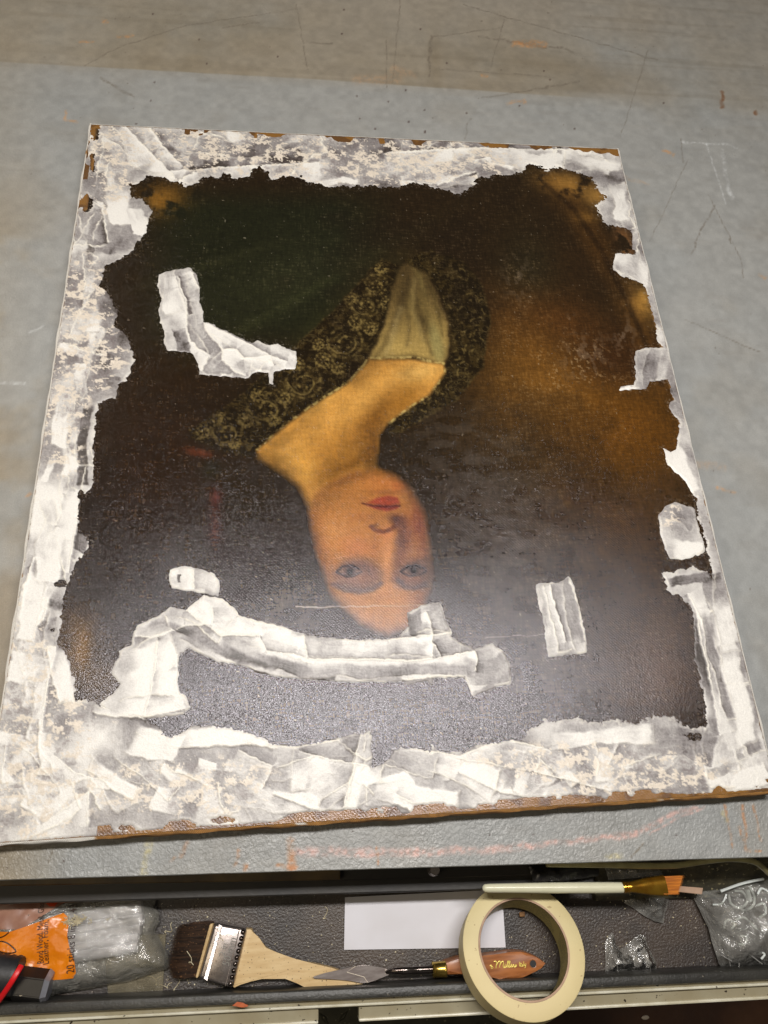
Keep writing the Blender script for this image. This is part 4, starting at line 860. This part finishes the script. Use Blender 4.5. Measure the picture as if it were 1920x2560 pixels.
for D_ in ([(-20, 2026), (10, 2022), (26, 2012)], [(-10, 2033), (14, 2032), (34, 2044), (40, 2054), (20, 2056), (0, 2050)], [(6, 2073), (12, 2062), (26, 2060), (40, 2064), (48, 2078), (50, 2092)], [(26, 2061), (28, 2076)]):
    pts = [at(x, y, FZ + .014) for x, y in D_]; pts = smooth_pts(pts, 5); pts = [Vector((q.x, q.y, float(bf(np.array([q.x]), np.array([q.y]))[0]) + .0004)) for q in pts]
    bm = bmesh.new(); tube(bm, pts, .0005, 5); bm_obj('line_drawing', bm, M['ink'], bag)
labs = ['frosted glue stick nearest the table inside the plastic bag', 'second frosted glue stick from the table inside the plastic bag', 'middle frosted glue stick of the five inside the bag', 'fourth frosted glue stick from the table inside the plastic bag', 'frosted glue stick nearest the drawer front inside the bag']
for i in range(5):
    ye = (1960, 1985, 2004, 2023, 2042)[i]; xe = (308, 310, 305, 300, 299)[i]
    a = at(xe, ye, FZ + .0062); d = Vector((-1, -.03 - .05, 0)).normalized(); b_ = a + d * .203
    bm = bmesh.new(); tube(bm, [a + d * -.0, a + d * .0006, b_ - d * .001, b_], [.0048, .0053, .0053, .0048], 16)
    tag(bm_obj('glue_stick', bm, M['stick'], smooth=True), labs[i], 'glue stick', 'glue sticks in the plastic bag')

# clear plate
bm = bmesh.new(); prism(bm, [at(x, y, FZ).xy for x, y in [(352, 2152), (359, 2017), (290, 2019), (225, 2040), (235, 2157)]][::-1], FZ + .0002, FZ + .0018, .0003)
tag(bm_obj('acrylic_sheet', bm, M['plate_clear']), 'thin dusty clear plastic sheet, its corner sticking out from under the bag', 'plastic sheet')

# black tool with red band
p = at(30, 2120, FZ)
tool = empty('hand_tool', p, 'black hand tool with a grey hexagonal end and red rubber band, lower left corner', 'tool')
zt = FZ + .030
bm = bmesh.new(); a = at(-80, 2096, zt); b_ = at(40, 2108, zt); k = 16
pts = [a.lerp(b_, i / k) for i in range(k + 1)]; tube(bm, pts, [.0135 + (.0009 if i % 2 else 0) for i in range(k + 1)], 20); bm_obj('grip', bm, M['rubber'], tool, True)
bm = bmesh.new(); a = at(34, 2123, FZ + .022); b_ = at(100, 2131, FZ + .021); tube(bm, [a, b_], .0125, 6); bmesh.ops.bevel(bm, geom=list(bm.edges), offset=.0007, segments=2, affect='EDGES'); bm_obj('body', bm, M['blackplastic'], tool)
bm = bmesh.new(); tube(bm, [b_ - (b_ - a).normalized() * .0005, b_ + (b_ - a).normalized() * .0035], [.0128, .0105], 6); bm_obj('end_cap', bm, M['greymetal'], tool)
bm = bmesh.new()
pp = [(46, 2086, .0445), (38, 2099, .0475), (28, 2116, .0480), (15, 2136, .0440), (-2, 2160, .036), (-14, 2176, .028)]
tube(bm, smooth_pts([at(x, y, FZ + z) for x, y, z in pp], 5), .0022, 8, .6); bm_obj('rubber_band', bm, M['red'], tool, True)

# flat wide brush
zb = lambda z: (lambda l: [at(x, y, FZ + z) for x, y in l])
w2 = lambda l: [(328.4 + x / 4, 1866 + y / 4) for x, y in l]
p = at(*w2([(760, 820)])[0], FZ)
brush = empty('wide_brush', p, 'flat wide paint brush with dark bristles, metal ferrule and bare wooden handle', 'paint brush')
hd = w2([(790, 560), (860, 562), (872, 590), (905, 650), (985, 725), (1100, 800), (1220, 842), (1400, 862), (1560, 900), (1700, 950), (1800, 985), (1830, 1020), (1820, 1060), (1700, 1120), (1560, 1138), (1400, 1110), (1330, 1070), (1250, 1030), (1150, 992), (1050, 967), (950, 967), (850, 990), (760, 1045), (712, 1076), (690, 1060)])
bm = bmesh.new(); prism(bm, [q.xy for q in zb(.012)(hd)][::-1], FZ + .0035, FZ + .0125, .0022); bm_obj('handle', bm, M['birch'], brush, True)
fq = w2([(535, 508), (823, 560), (700, 1080), (398, 990)])
a_, b_, c_, d_ = zb(.016)(fq)
bm = bmesh.new(); hexa(bm, [Vector((q.x, q.y, FZ + .0006)) for q in (a_, b_, c_, d_)], [Vector((q.x, q.y, FZ + .0165)) for q in (a_, b_, c_, d_)], .0028, 3); fer = bm_obj('ferrule', bm, M['steel'], brush, True)
def inq(s, t, z): return Vector(((a_ * (1 - s) + b_ * s) * (1 - t) + (d_ * (1 - s) + c_ * s) * t).xy.to_3d() + Vector((0, 0, FZ + z)))
for s0 in (.17, .25, .78):
    bm = bmesh.new(); tube(bm, [inq(s0, .02, .0165), inq(s0, .98, .0165)], .0005, 6); o = bm_obj('ferrule_groove', bm, M['steel']); o.parent = fer
for i in range(36):
    t = .03 + .94 * i / 35; bm = bmesh.new(); tube(bm, [inq(.165, t - .012, .0167), inq(.25, t + .012, .0167)], .0006, 5); o = bm_obj('ferrule_crimp', bm, M['steel']); o.parent = fer
for i in range(9):
    t = .07 + .86 * i / 8; bm = bmesh.new(); bmesh.ops.create_uvsphere(bm, u_segments=10, v_segments=6, radius=.0022, matrix=Matrix.Translation(inq(.90, t, .0160))); o = bm_obj('rivet', bm, M['darksteel'], smooth=True); o.parent = fer
zf_ = lambda x, y: np.full(np.shape(x), FZ + .0165)
ang = math.degrees(math.atan2((a_ - d_).y, (a_ - d_).x))
lay_text('50 mm', *w2([(660, 895)])[0], .0085, ang, zf_, M['pin'], brush, sx=.9); lay_text('2 in', *w2([(618, 806)])[0], .0065, ang, zf_, M['pin'], brush)
bm = bmesh.new(); q_ = zb(.013)(w2([(500, 515), (535, 508), (398, 990), (372, 985)])); hexa(bm, [Vector((q.x, q.y, FZ + .0025)) for q in q_], [Vector((q.x, q.y, FZ + .0145)) for q in q_], .0015); bm_obj('ferrule_band', bm, M['birch'], brush)
bm = bmesh.new(); rb = random.Random(8)
tipL = w2([(205, 540), (160, 660), (132, 800), (128, 900), (165, 985)]); tp = zb(.008)(tipL)
def tip(t): k = min(int(t * 4), 3); return tp[k].lerp(tp[k + 1], t * 4 - k)
for i in range(2600):
    t = rb.random(); ra = rb.random(); h = .003 + .011 * rb.random()
    r0 = inq(-.02 - .1 * rb.random(), t, h); e_ = tip(min(1, max(0, t + rb.gauss(0, .03)))) * 1
    L_ = 1 - .28 * abs(rb.gauss(0, .5)); e_ = Vector((r0.x + (e_.x - r0.x) * L_, r0.y + (e_.y - r0.y) * L_ + rb.gauss(0, .0006), FZ + .001 + h * .75 + rb.uniform(0, .002)))
    m_ = r0.lerp(e_, .55) + Vector((0, rb.gauss(0, .0005), .0008)); w_ = Vector((0, .00016, 0))
    v = [bm.verts.new(c) for c in (r0 - w_, r0 + w_, m_ + w_, m_ - w_, e_)]
    bm.faces.new(v[:4]); bm.faces.new((v[3], v[2], v[4]))
hexa(bm, [Vector((q.x, q.y, FZ + .003)) for q in (inq(-.02, .02, 0), inq(-.02, .98, 0), tip(.96).lerp(inq(0, .98, 0), .3), tip(.04).lerp(inq(0, .02, 0), .3))], [Vector((q.x, q.y, FZ + .0105)) for q in (inq(-.02, .02, 0), inq(-.02, .98, 0), tip(.96).lerp(inq(0, .98, 0), .3), tip(.04).lerp(inq(0, .02, 0), .3))])
o = bm_obj('bristles', bm, M['bristle'], brush); o['kind'] = 'stuff'

# white card
bm = bmesh.new(); prism(bm, [at(x, y, FZ).xy for x, y in [(745, 1938), (743, 2051), (1091, 2046), (1083, 1921)]], FZ + .0004, FZ + .0022)
tag(bm_obj('card', bm, M['card']), 'blank white card lying on the tray under the tape roll', 'card')

# palette knife
w3_ = lambda l: [(674 + x / 4, 1866 + y / 4) for x, y in l]; w4_ = lambda l: [(959.3 + x / 4.923, 1866 + y / 4.923) for x, y in l]
p = at(950, 2092, FZ)
knife_o = empty('palette_knife', p, 'palette knife with diamond shaped blade, brass ferrule and brown wooden handle', 'palette knife')
bl0 = [(8, 975), (100, 945), (280, 905), (370, 885), (430, 872), (520, 880), (600, 898), (650, 912), (672, 945), (660, 962), (540, 1010), (480, 1026), (430, 1030), (330, 1010), (240, 1000), (150, 995), (20, 990)]
zbl = FZ + .0150
bm = bmesh.new(); prism(bm, [at(x, y, zbl).xy for x, y in w3_(bl0)][::-1], zbl, zbl + .0007, .0002); bm_obj('blade', bm, M['blade'], knife_o)
for D_ in (w3_([(375, 885), (300, 936), (450, 978), (480, 1026)]), w3_([(630, 915), (655, 935), (632, 950)])):
    bm = bmesh.new(); tube(bm, [at(x, y, zbl + .0008) for x, y in D_], .00035, 5); bm_obj('blade_mark', bm, M['paper'], knife_o)
bm = bmesh.new(); pts = smooth_pts([at(x, y, zbl + z) for (x, y), z in zip(w3_([(640, 938), (700, 925), (800, 922), (900, 918), (1050, 912)]), (.0008, .004, .005, .003, .002))], 5)
tube(bm, pts, [.0012 + .0016 * min(1, i / 10) for i in range(len(pts))], 10, .8); bm_obj('shank', bm, M['darksteel'], knife_o, True)
zh = FZ + .0105
bm = bmesh.new(); pts = [at(x, y, zh + .004) for x, y in w3_([(1038, 915), (1050, 914), (1060, 913), (1140, 910), (1150, 909), (1158, 908)])]
tube(bm, pts, [.0055, .0064, .0058, .0062, .0066, .0062], 20); bm_obj('brass_ferrule', bm, M['brass'], knife_o, True)
hd = [(962, 2080), (990, 2070), (1022, 2066), (1046, 2064), (1075, 2061), (1105, 2056), (1125, 2056), (1138, 2057.5), (1160, 2066), (1181, 2081.5), (1170, 2091), (1158, 2101), (1132, 2113), (1110, 2117), (1080, 2115.5), (1055, 2110), (1030, 2106), (998, 2104), (962, 2107)]
hb = zh + .008
bm = bmesh.new(); prism(bm, [at(x, y, hb).xy for x, y in hd][::-1], FZ + .0012, hb, .003)
hole = at(*w4_([(945, 1063)])[0], hb)
handle = bm_obj('handle', bm, M['pear'], knife_o, True)
bm = bmesh.new(); bmesh.ops.create_cone(bm, cap_ends=True, segments=24, radius1=.0029, radius2=.0029, depth=.0004, matrix=Matrix.Translation(hole + Vector((0, 0, .0001))))
o = bm_obj('hanging_hole', bm, M['black']); o.parent = handle
bm = bmesh.new(); pts = [hole + Vector((math.cos(a) * .003, math.sin(a) * .003, .0001)) for a in np.linspace(0, 2 * math.pi, 24)]; tube(bm, pts, .0003, 5, cap=False)
o = bm_obj('hole_rim', bm, M['pear']); o.parent = handle
# gilt script on the handle, drawn stroke by stroke
SCR = [[(530, 1040), (545, 1036), (560, 1050), (555, 1080), (552, 1110)], [(556, 1080), (575, 1045), (592, 1036), (598, 1050), (592, 1080), (590, 1104)], [(594, 1078), (610, 1045), (628, 1038), (632, 1055), (628, 1085), (636, 1104), (648, 1092)], [(652, 1066), (648, 1092), (656, 1102), (664, 1090)], [(655, 1052), (656, 1053)],
       [(664, 1090), (682, 1045), (684, 1034), (676, 1040), (674, 1092), (682, 1100)], [(682, 1100), (700, 1050), (702, 1036), (694, 1042), (692, 1092), (700, 1100)], [(700, 1098), (716, 1082), (722, 1072), (714, 1070), (710, 1090), (720, 1098), (734, 1086)], [(734, 1086), (740, 1072), (744, 1080), (744, 1096), (756, 1094), (770, 1080), (762, 1074), (758, 1088), (768, 1090)],
       [(802, 1042), (804, 1092)], [(816, 1050), (814, 1090), (822, 1090)], [(812, 1064), (824, 1062)], [(836, 1068), (828, 1076), (830, 1090), (838, 1084), (838, 1068), (840, 1090)], [(848, 1040), (848, 1088)], [(856, 1066), (858, 1084), (866, 1082)], [(870, 1060), (868, 1090), (860, 1108)],
       [(486, 1084), (500, 1078), (508, 1084), (500, 1096), (494, 1092)], [(500, 1096), (514, 1094), (520, 1104), (508, 1114), (498, 1108)]]
for k, D_ in enumerate(SCR):
    pts = smooth_pts([at(x, y, hb + .0002) for x, y in w4_(D_)], 4); bm = bmesh.new(); tube(bm, pts, .00042 if k < 9 else .00032, 5, .4)
    o = bm_obj('lettering', bm, M['gilt']); o.parent = handle

# masking tape roll, tilted: far edge on the tray, near edge up on the lip
ro, ri, th_ = .0520, .0372, .024; tilt = R(-19)
tz = FZ + ro * abs(math.sin(tilt)) + th_ / 2 * math.cos(tilt) + .002
top_c = at(1132, 2048, tz + th_ / 2 * math.cos(tilt))
RT = Matrix.Rotation(math.atan2(dirx.y, dirx.x), 4, 'Z') @ Matrix.Rotation(tilt, 4, 'X')
tc_ = top_c - (RT @ Vector((0, 0, th_ / 2)))
roll = empty('tape_roll', (top_c.x, top_c.y, FZ), 'cream masking tape roll leaning on the drawer lip over the palette knife', 'tape roll')
def lathe(bm, prof, n, Mx):
    rings = []
    for r, z in prof: rings.append([bm.verts.new(Mx @ Vector((r * math.cos(k * 2 * math.pi / n), r * math.sin(k * 2 * math.pi / n), z))) for k in range(n)])
    for a, b in zip(rings, rings[1:] + rings[:1]):
        for k in range(n): bm.faces.new((a[k], a[(k + 1) % n], b[(k + 1) % n], b[k]))
MX = Matrix.Translation(tc_) @ RT; h = th_ / 2
bm = bmesh.new(); lathe(bm, [(ri + .0019, -h), (ri + .0019, h), (ro - .0008, h), (ro, h - .0006), (ro, -h + .0006), (ro - .0008, -h)], 128, MX); o = bm_obj('tape', bm, M['tape'], roll, True)
for e in o.data.polygons: e.use_smooth = True
bm = bmesh.new(); lathe(bm, [(ri + .0018, -h - .0002), (ri + .0018, h + .0002), (ri + .0002, h + .0002), (ri + .0002, -h - .0002)], 128, MX); bm_obj('cardboard_core', bm, M['core'], roll)
m, nt, b, co, a = (lambda t: (*t, objco(t[1]), None))(mat('printed_core_lining'))
mp = N(nt, 'ShaderNodeMapping'); mp.inputs['Rotation'].default_value = (-tilt, 0, 0); nt.links.new(co, mp.inputs[0])
wv = N(nt, 'ShaderNodeTexWave', Scale=140, Distortion=0); wv.bands_direction = 'Z'; nt.links.new(mp.outputs[0], wv.inputs['Vector'])
wd = ramp(nt, noise(nt, co, 900, 2), .42, .5); f_ = mathn(nt, 'MULTIPLY', ramp(nt, wv.outputs['Fac'], .55, .7), wd); f_ = mathn(nt, 'MULTIPLY', f_, ramp(nt, noise(nt, co, 60, 1), .40, .42))
nt.links.new(mix(nt, f_, tuple(lin((150, 138, 84))), tuple(lin((62, 66, 40)))), b.inputs['Base Color'])
bm = bmesh.new(); n = 128
for z0, z1 in ((-h + .0004, h - .0004),):
    A = [bm.verts.new(MX @ Vector((ri * math.cos(k * 2 * math.pi / n), ri * math.sin(k * 2 * math.pi / n), z0))) for k in range(n)]; B = [bm.verts.new(MX @ Vector((ri * math.cos(k * 2 * math.pi / n), ri * math.sin(k * 2 * math.pi / n), z1))) for k in range(n)]
    for k in range(n): bm.faces.new((A[k], B[k], B[(k + 1) % n], A[(k + 1) % n]))
bm_obj('printed_lining', bm, m, roll, True)

# small brush with ivory handle, across the tape and the rail
zs = -.046; w5 = lambda l: [(1244.2 + x / 4, 1831.7 + y / 4) for x, y in l]
sb = empty('flat_brush', at(1250, 1916, zs), 'slim flat brush with ivory handle, gold ferrule and amber bristles, resting across the tape', 'paint brush')
bm = bmesh.new(); xs_ = [1042, 1043.5, 1047, 1055, 1100, 1180, 1260, 1320, 1346]; rr_ = [.0008, .0020, .0030, .0034, .0037, .0042, .0044, .0044, .0042]
tube(bm, [at(x, 1918.5 - (x - 1042) * .004, zs) for x in xs_], rr_, 20); bm_obj('handle', bm, M['white_handle'], sb, True)
bm = bmesh.new(); X_ = [1344, 1350, 1352, 1357, 1359, 1364, 1366, 1380, 1400, 1438]; rad = [.0043, .0046, .0040, .0046, .0040, .0044, .0044, .0054, .0068, .0082]; fl2 = [1, 1, 1, 1, 1, .95, .9, .75, .5, .34]
rings = []
for x, r, f_ in zip(X_, rad, fl2):
    c = at(x, 1917 - (x - 1344) * .045, zs + .0006); rings.append([bm.verts.new(c + Vector((-.04 * math.cos(t) * r, math.cos(t) * r, math.sin(t) * r * f_))) for t in [k * 2 * math.pi / 20 for k in range(20)]])
for A, B in zip(rings, rings[1:]):
    for k in range(20): bm.faces.new((A[k], A[(k + 1) % 20], B[(k + 1) % 20], B[k]))
bm_obj('ferrule', bm, M['gold'], sb, True)
bm = bmesh.new(); rb = random.Random(2)
for i in range(520):
    t = rb.random(); y0 = 1893 + 39 * t; zz = zs + .0006 + (rb.random() - .5) * .004
    a = at(1434, y0, zz); e_ = at(1479 - 12 * t + rb.gauss(0, 1.2), 1891 + 42 * t + rb.gauss(0, .4), zz * 1.0 + rb.gauss(0, .0004)); w_ = Vector((0, .0001, 0))
    v = [bm.verts.new(c) for c in (a - w_, a + w_, e_)]; bm.faces.new(v)
q_ = [at(1434, 1893, zs), at(1472, 1892.5, zs), at(1462, 1931, zs), at(1434, 1932, zs)]; hexa(bm, [q + Vector((0, 0, -.001)) for q in q_], [q + Vector((0, 0, .002)) for q in q_])
o = bm_obj('bristles', bm, M['bristle_tip'], sb); o['kind'] = 'stuff'

# cable under the table edge
bm = bmesh.new(); tube(bm, smooth_pts([at(x, y, z) for x, y, z in ((1180, 1866, -.036), (1310, 1868, -.036), (1400, 1870, -.038), (1460, 1869, -.038), (1530, 1859, -.036), (1580, 1855, -.036), (1625, 1860, -.040), (1648, 1874, -.048), (1670, 1895, -.06), (1720, 1940, -.07))], 8), .0026, 10)
tag(bm_obj('cable', bm, M['cable'], smooth=True), 'old cream coloured cable running below the table edge on the right', 'cable')
# black wrapping behind the small brush
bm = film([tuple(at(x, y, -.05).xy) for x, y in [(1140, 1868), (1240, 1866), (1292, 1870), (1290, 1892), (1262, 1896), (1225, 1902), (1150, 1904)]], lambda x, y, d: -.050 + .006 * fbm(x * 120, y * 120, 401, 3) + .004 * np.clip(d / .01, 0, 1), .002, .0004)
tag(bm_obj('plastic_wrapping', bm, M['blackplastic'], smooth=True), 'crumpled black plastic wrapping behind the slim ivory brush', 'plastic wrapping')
# stick
bm = bmesh.new(); q_ = [at(x, y, -.075) for x, y in w5([(880, 328), (1100, 345), (1090, 402), (880, 380)])]; hexa(bm, [q + Vector((0, 0, -.003)) for q in q_], q_, .0005)
tag(bm_obj('wooden_stick', bm, M['core']), 'short flat wooden stick behind the amber bristles', 'stick')

# clear films and packets
def packet(D, base, amp, m, name, label, cat, seed, fr=110, step=.0022, z=FZ):
    xy = [tuple(at(x, y, z + .006).xy) for x, y in D]
    bm = film(xy, lambda x, y, d: z + base + amp * np.clip(d / .008, .1, 1) * (1 - abs(2 * fbm(x * fr, y * fr * .7 + x * 30, seed, 3) - 1)), step)
    o = bm_obj(name, bm, m, smooth=True); return tag(o, label, cat)
packet(w5([(430, 390), (810, 385), (812, 470), (785, 560), (770, 655), (700, 640), (600, 590), (520, 530), (430, 480)]), .002, .012, M['clearfilm'], 'film_wrapper', 'crinkled clear wrapper with ribbed seal hanging below the amber bristle brush', 'wrapper', 411, 130)
packet(w5([(262, 160), (400, 150), (560, 150), (720, 160), (770, 235), (520, 262), (290, 275)]), .002, .010, M['clearfilm'], 'film_wrapper', 'crinkled clear wrapper on the rear shelf behind the gold ferrule', 'wrapper', 421, 130, z=-.07)
pk = empty('small_packet', at(*w5([(480, 980)])[0], FZ), 'small clear plastic packet with two ragged peaks, standing near the drawer lip', 'packet')
xy = [tuple(at(x, y, FZ + .008).xy) for x, y in w5([(268, 830), (290, 770), (325, 738), (345, 760), (360, 840), (395, 880), (440, 860), (520, 780), (570, 748), (615, 775), (640, 860), (690, 960), (712, 1000), (715, 1078), (270, 1092)])]
bm = film(xy, lambda x, y, d: FZ + .003 + .010 * np.clip(d / .008, .1, 1) * (1 - abs(2 * fbm(x * 110, y * 80, 431, 3) - 1)), .002); bm_obj('film', bm, M['clearfilm'], pk, True)
for D_ in (w5([(315, 830), (335, 920), (355, 1000), (365, 1085)]), w5([(455, 945), (540, 915), (620, 895)]), w5([(632, 980), (640, 1030), (648, 1075)])):
    pts = [at(x, y, FZ + .015) for x, y in D_]; bm = bmesh.new()
    for a, b_ in zip(pts, pts[1:]):
        nb = max(2, int((b_ - a).length / .0009))
        for j in range(nb): bmesh.ops.create_icosphere(bm, subdivisions=1, radius=.00042, matrix=Matrix.Translation(a.lerp(b_, j / nb)))
    bm_obj('beaded_seal', bm, M['pin'], pk)
# bag of clear hooks
hbag = w5([(1015, 360), (1130, 325), (1240, 298), (1340, 245), (1520, 190), (1660, 138), (1850, 130), (1850, 1040), (1659, 1036), (1480, 1042), (1300, 1046), (1270, 1010), (1215, 830), (1180, 700), (1110, 560)])
bg = empty('plastic_bag', at(1600, 2000, FZ), 'clear plastic bag of small hooks and pins at the right end of the drawer', 'bag')
xy = [tuple(at(x, y, FZ + .012).xy) for x, y in hbag]
bm = film(xy, lambda x, y, d: FZ + .004 + .017 * np.clip(d / .02, .0, 1) ** .7 + .009 * np.clip(d / .01, .2, 1) * (.5 - abs(2 * fbm(x * 60 + y * 30, y * 50, 441, 4) - 1)), .0024); bm_obj('film', bm, M['clearfilm'], bg, True)
bm = bmesh.new(); tube(bm, smooth_pts([at(x, y, FZ + .024) for x, y in w5([(1250, 375), (1400, 320), (1510, 290), (1620, 268)])], 4), .0012, 6); bm_obj('zip_seal', bm, M['clearhook'], bg)
rb = random.Random(12)
hl = ['clear plastic hook in the bag']
HK = [([(1320, 400), (1340, 480), (1420, 520), (1480, 460), (1440, 380), (1370, 370)], .0011), ([(1500, 330), (1540, 420), (1530, 500), (1450, 540), (1410, 500)], .0011), ([(1480, 360), (1500, 440), (1510, 460)], .0022), ([(1280, 700), (1290, 640), (1330, 620), (1370, 660), (1340, 700)], .0009),
      ([(1420, 760), (1470, 770), (1460, 830), (1400, 830)], .0009), ([(1600, 900), (1630, 920), (1600, 960)], .0009), ([(1180, 490), (1260, 480), (1300, 400)], .0008), ([(1560, 500), (1620, 480), (1640, 560), (1580, 600)], .001), ([(1380, 620), (1450, 600), (1500, 640), (1560, 700)], .0009), ([(1570, 400), (1600, 350), (1650, 370)], .001)]
wh = ['round clear hook near the top of the hook bag', 'curved clear hook at the top right inside the hook bag', 'short thick clear peg near the top of the hook bag', 'small looped clear hook left of centre in the bag', 'small curled clear hook low in the hook bag', 'tiny clear hook near the lower right of the bag', 'thin bent clear hook by the left corner of the bag', 'clear hook ring at the right side of the bag', 'wavy clear hook across the middle of the bag', 'clear hook tip at the upper right corner of the bag']
for i, (D_, r) in enumerate(HK):
    pts = smooth_pts([at(x, y, FZ + .012 + .0012 * i) for x, y in w5(D_)], 5); bm = bmesh.new(); tube(bm, pts, r, 8)
    tag(bm_obj('plastic_hook', bm, M['clearhook'], smooth=True), wh[i], 'hook', 'clear hooks in the right bag')
used_l = set()
for i in range(90):
    x, y = rb.uniform(1230, 1650), rb.uniform(480, 1000); a = rb.choice((R(40), R(-45), R(70), R(35))) + rb.gauss(0, .3); L_ = rb.uniform(50, 170)
    q1 = (x - L_ / 2 * math.cos(a), y - L_ / 2 * math.sin(a)); q2 = (x + L_ / 2 * math.cos(a), y + L_ / 2 * math.sin(a)); (a1, a2) = w5([q1, q2]); z_ = FZ + rb.uniform(.005, .018)
    where = ('upper' if y < 610 else 'upper middle' if y < 730 else 'middle' if y < 830 else 'lower middle' if y < 915 else 'lower') + ' ' + ('left' if x < 1370 else 'centre' if x < 1510 else 'right')
    size = 'short' if L_ < 90 else 'medium' if L_ < 130 else 'long'
    key = (size, where, math.sin(a) ** 2 > .6, math.sin(a) < 0)
    if key in used_l or len(used_l) >= 26: continue
    used_l.add(key); bm = bmesh.new(); tube(bm, [at(*a1, z_), at(*a2, z_ + rb.uniform(-.002, .003))], .0006, 6)
    tag(bm_obj('pin', bm, M['pin']), size + ' bright pin, ' + ('steep ' if math.sin(a) ** 2 > .6 else 'low ') + ('slanting up' if math.sin(a) < 0 else 'slanting down') + ', ' + where + ' of the hook bag', 'pin', 'pins in the right bag')
# sawdust and crumbs
bm = bmesh.new(); rb = random.Random(21)
def curl(x, y, z, s):
    p = at(x, y, z); a = rb.uniform(0, 6.28); pts = []
    for k in range(9): pts.append(p + Vector((math.cos(a) * k * s / 8 + math.sin(k * 1.1 + a) * s * .18, math.sin(a) * k * s / 8 + math.cos(k * .9) * s * .2, .0004 * math.sin(k) + .0004)))
    tube(bm, pts, .0003, 4)
for x, y in ((372, 2145), (384, 2038), (375, 1997), (348, 2115), (700, 1990), (408, 2060), (470, 2010), (372, 2128)): curl(x, y, FZ + (.016 if x > 395 and x < 480 else .0006), .010)
for i in range(46):
    x = 150 + abs(rb.gauss(0, 26)) * rb.choice((1, 1, -.2)); y = 1990 - (x - 150) * .10 + rb.gauss(0, 4); q = at(x, y, FZ + .014); curl(x, y, float(bag_h(np.array([q.x]), np.array([q.y]))[0]) + .0008, rb.uniform(.002, .005))
for i in range(520):
    x = rb.uniform(340, 1659); y = rb.uniform(1960, 2150) - (x - 829) * .04
    if rb.random() < .3: x = rb.gauss(400, 40); y = rb.gauss(2060, 60)
    p = at(x, y, FZ + .0003); s = rb.uniform(.00015, .00045)
    if y > 2168 - .046 * x: continue
    bmesh.ops.create_icosphere(bm, subdivisions=1, radius=s * 1.0, matrix=Matrix.Translation(p) @ Matrix.Diagonal((rb.uniform(.6, 2), rb.uniform(.6, 2), .6, 1)))
tag(bm_obj('sawdust', bm, M['curl']), 'pale sawdust curls and crumbs strewn over the tray and bag', kind='stuff')
bm = bmesh.new(); q_ = [at(x, y, FZ + .0023) for x, y in w4_([(795, 515), (850, 505), (858, 560), (800, 562)])]; hexa(bm, q_, [q + Vector((0, 0, .002)) for q in q_], .0004, 1)
tag(bm_obj('wood_chip', bm, M['chip']), 'small brown wood chip inside the tape roll', 'wood chip')
p = at(1394, 2198, -.918); bm = bmesh.new(); bmesh.ops.create_icosphere(bm, subdivisions=2, radius=.006, matrix=Matrix.Translation(p) @ Matrix.Diagonal((1.3, .6, .4, 1)))
tag(bm_obj('paper_scrap', bm, M['paper']), 'tiny white scrap on the brown floor past the drawer', 'scrap')
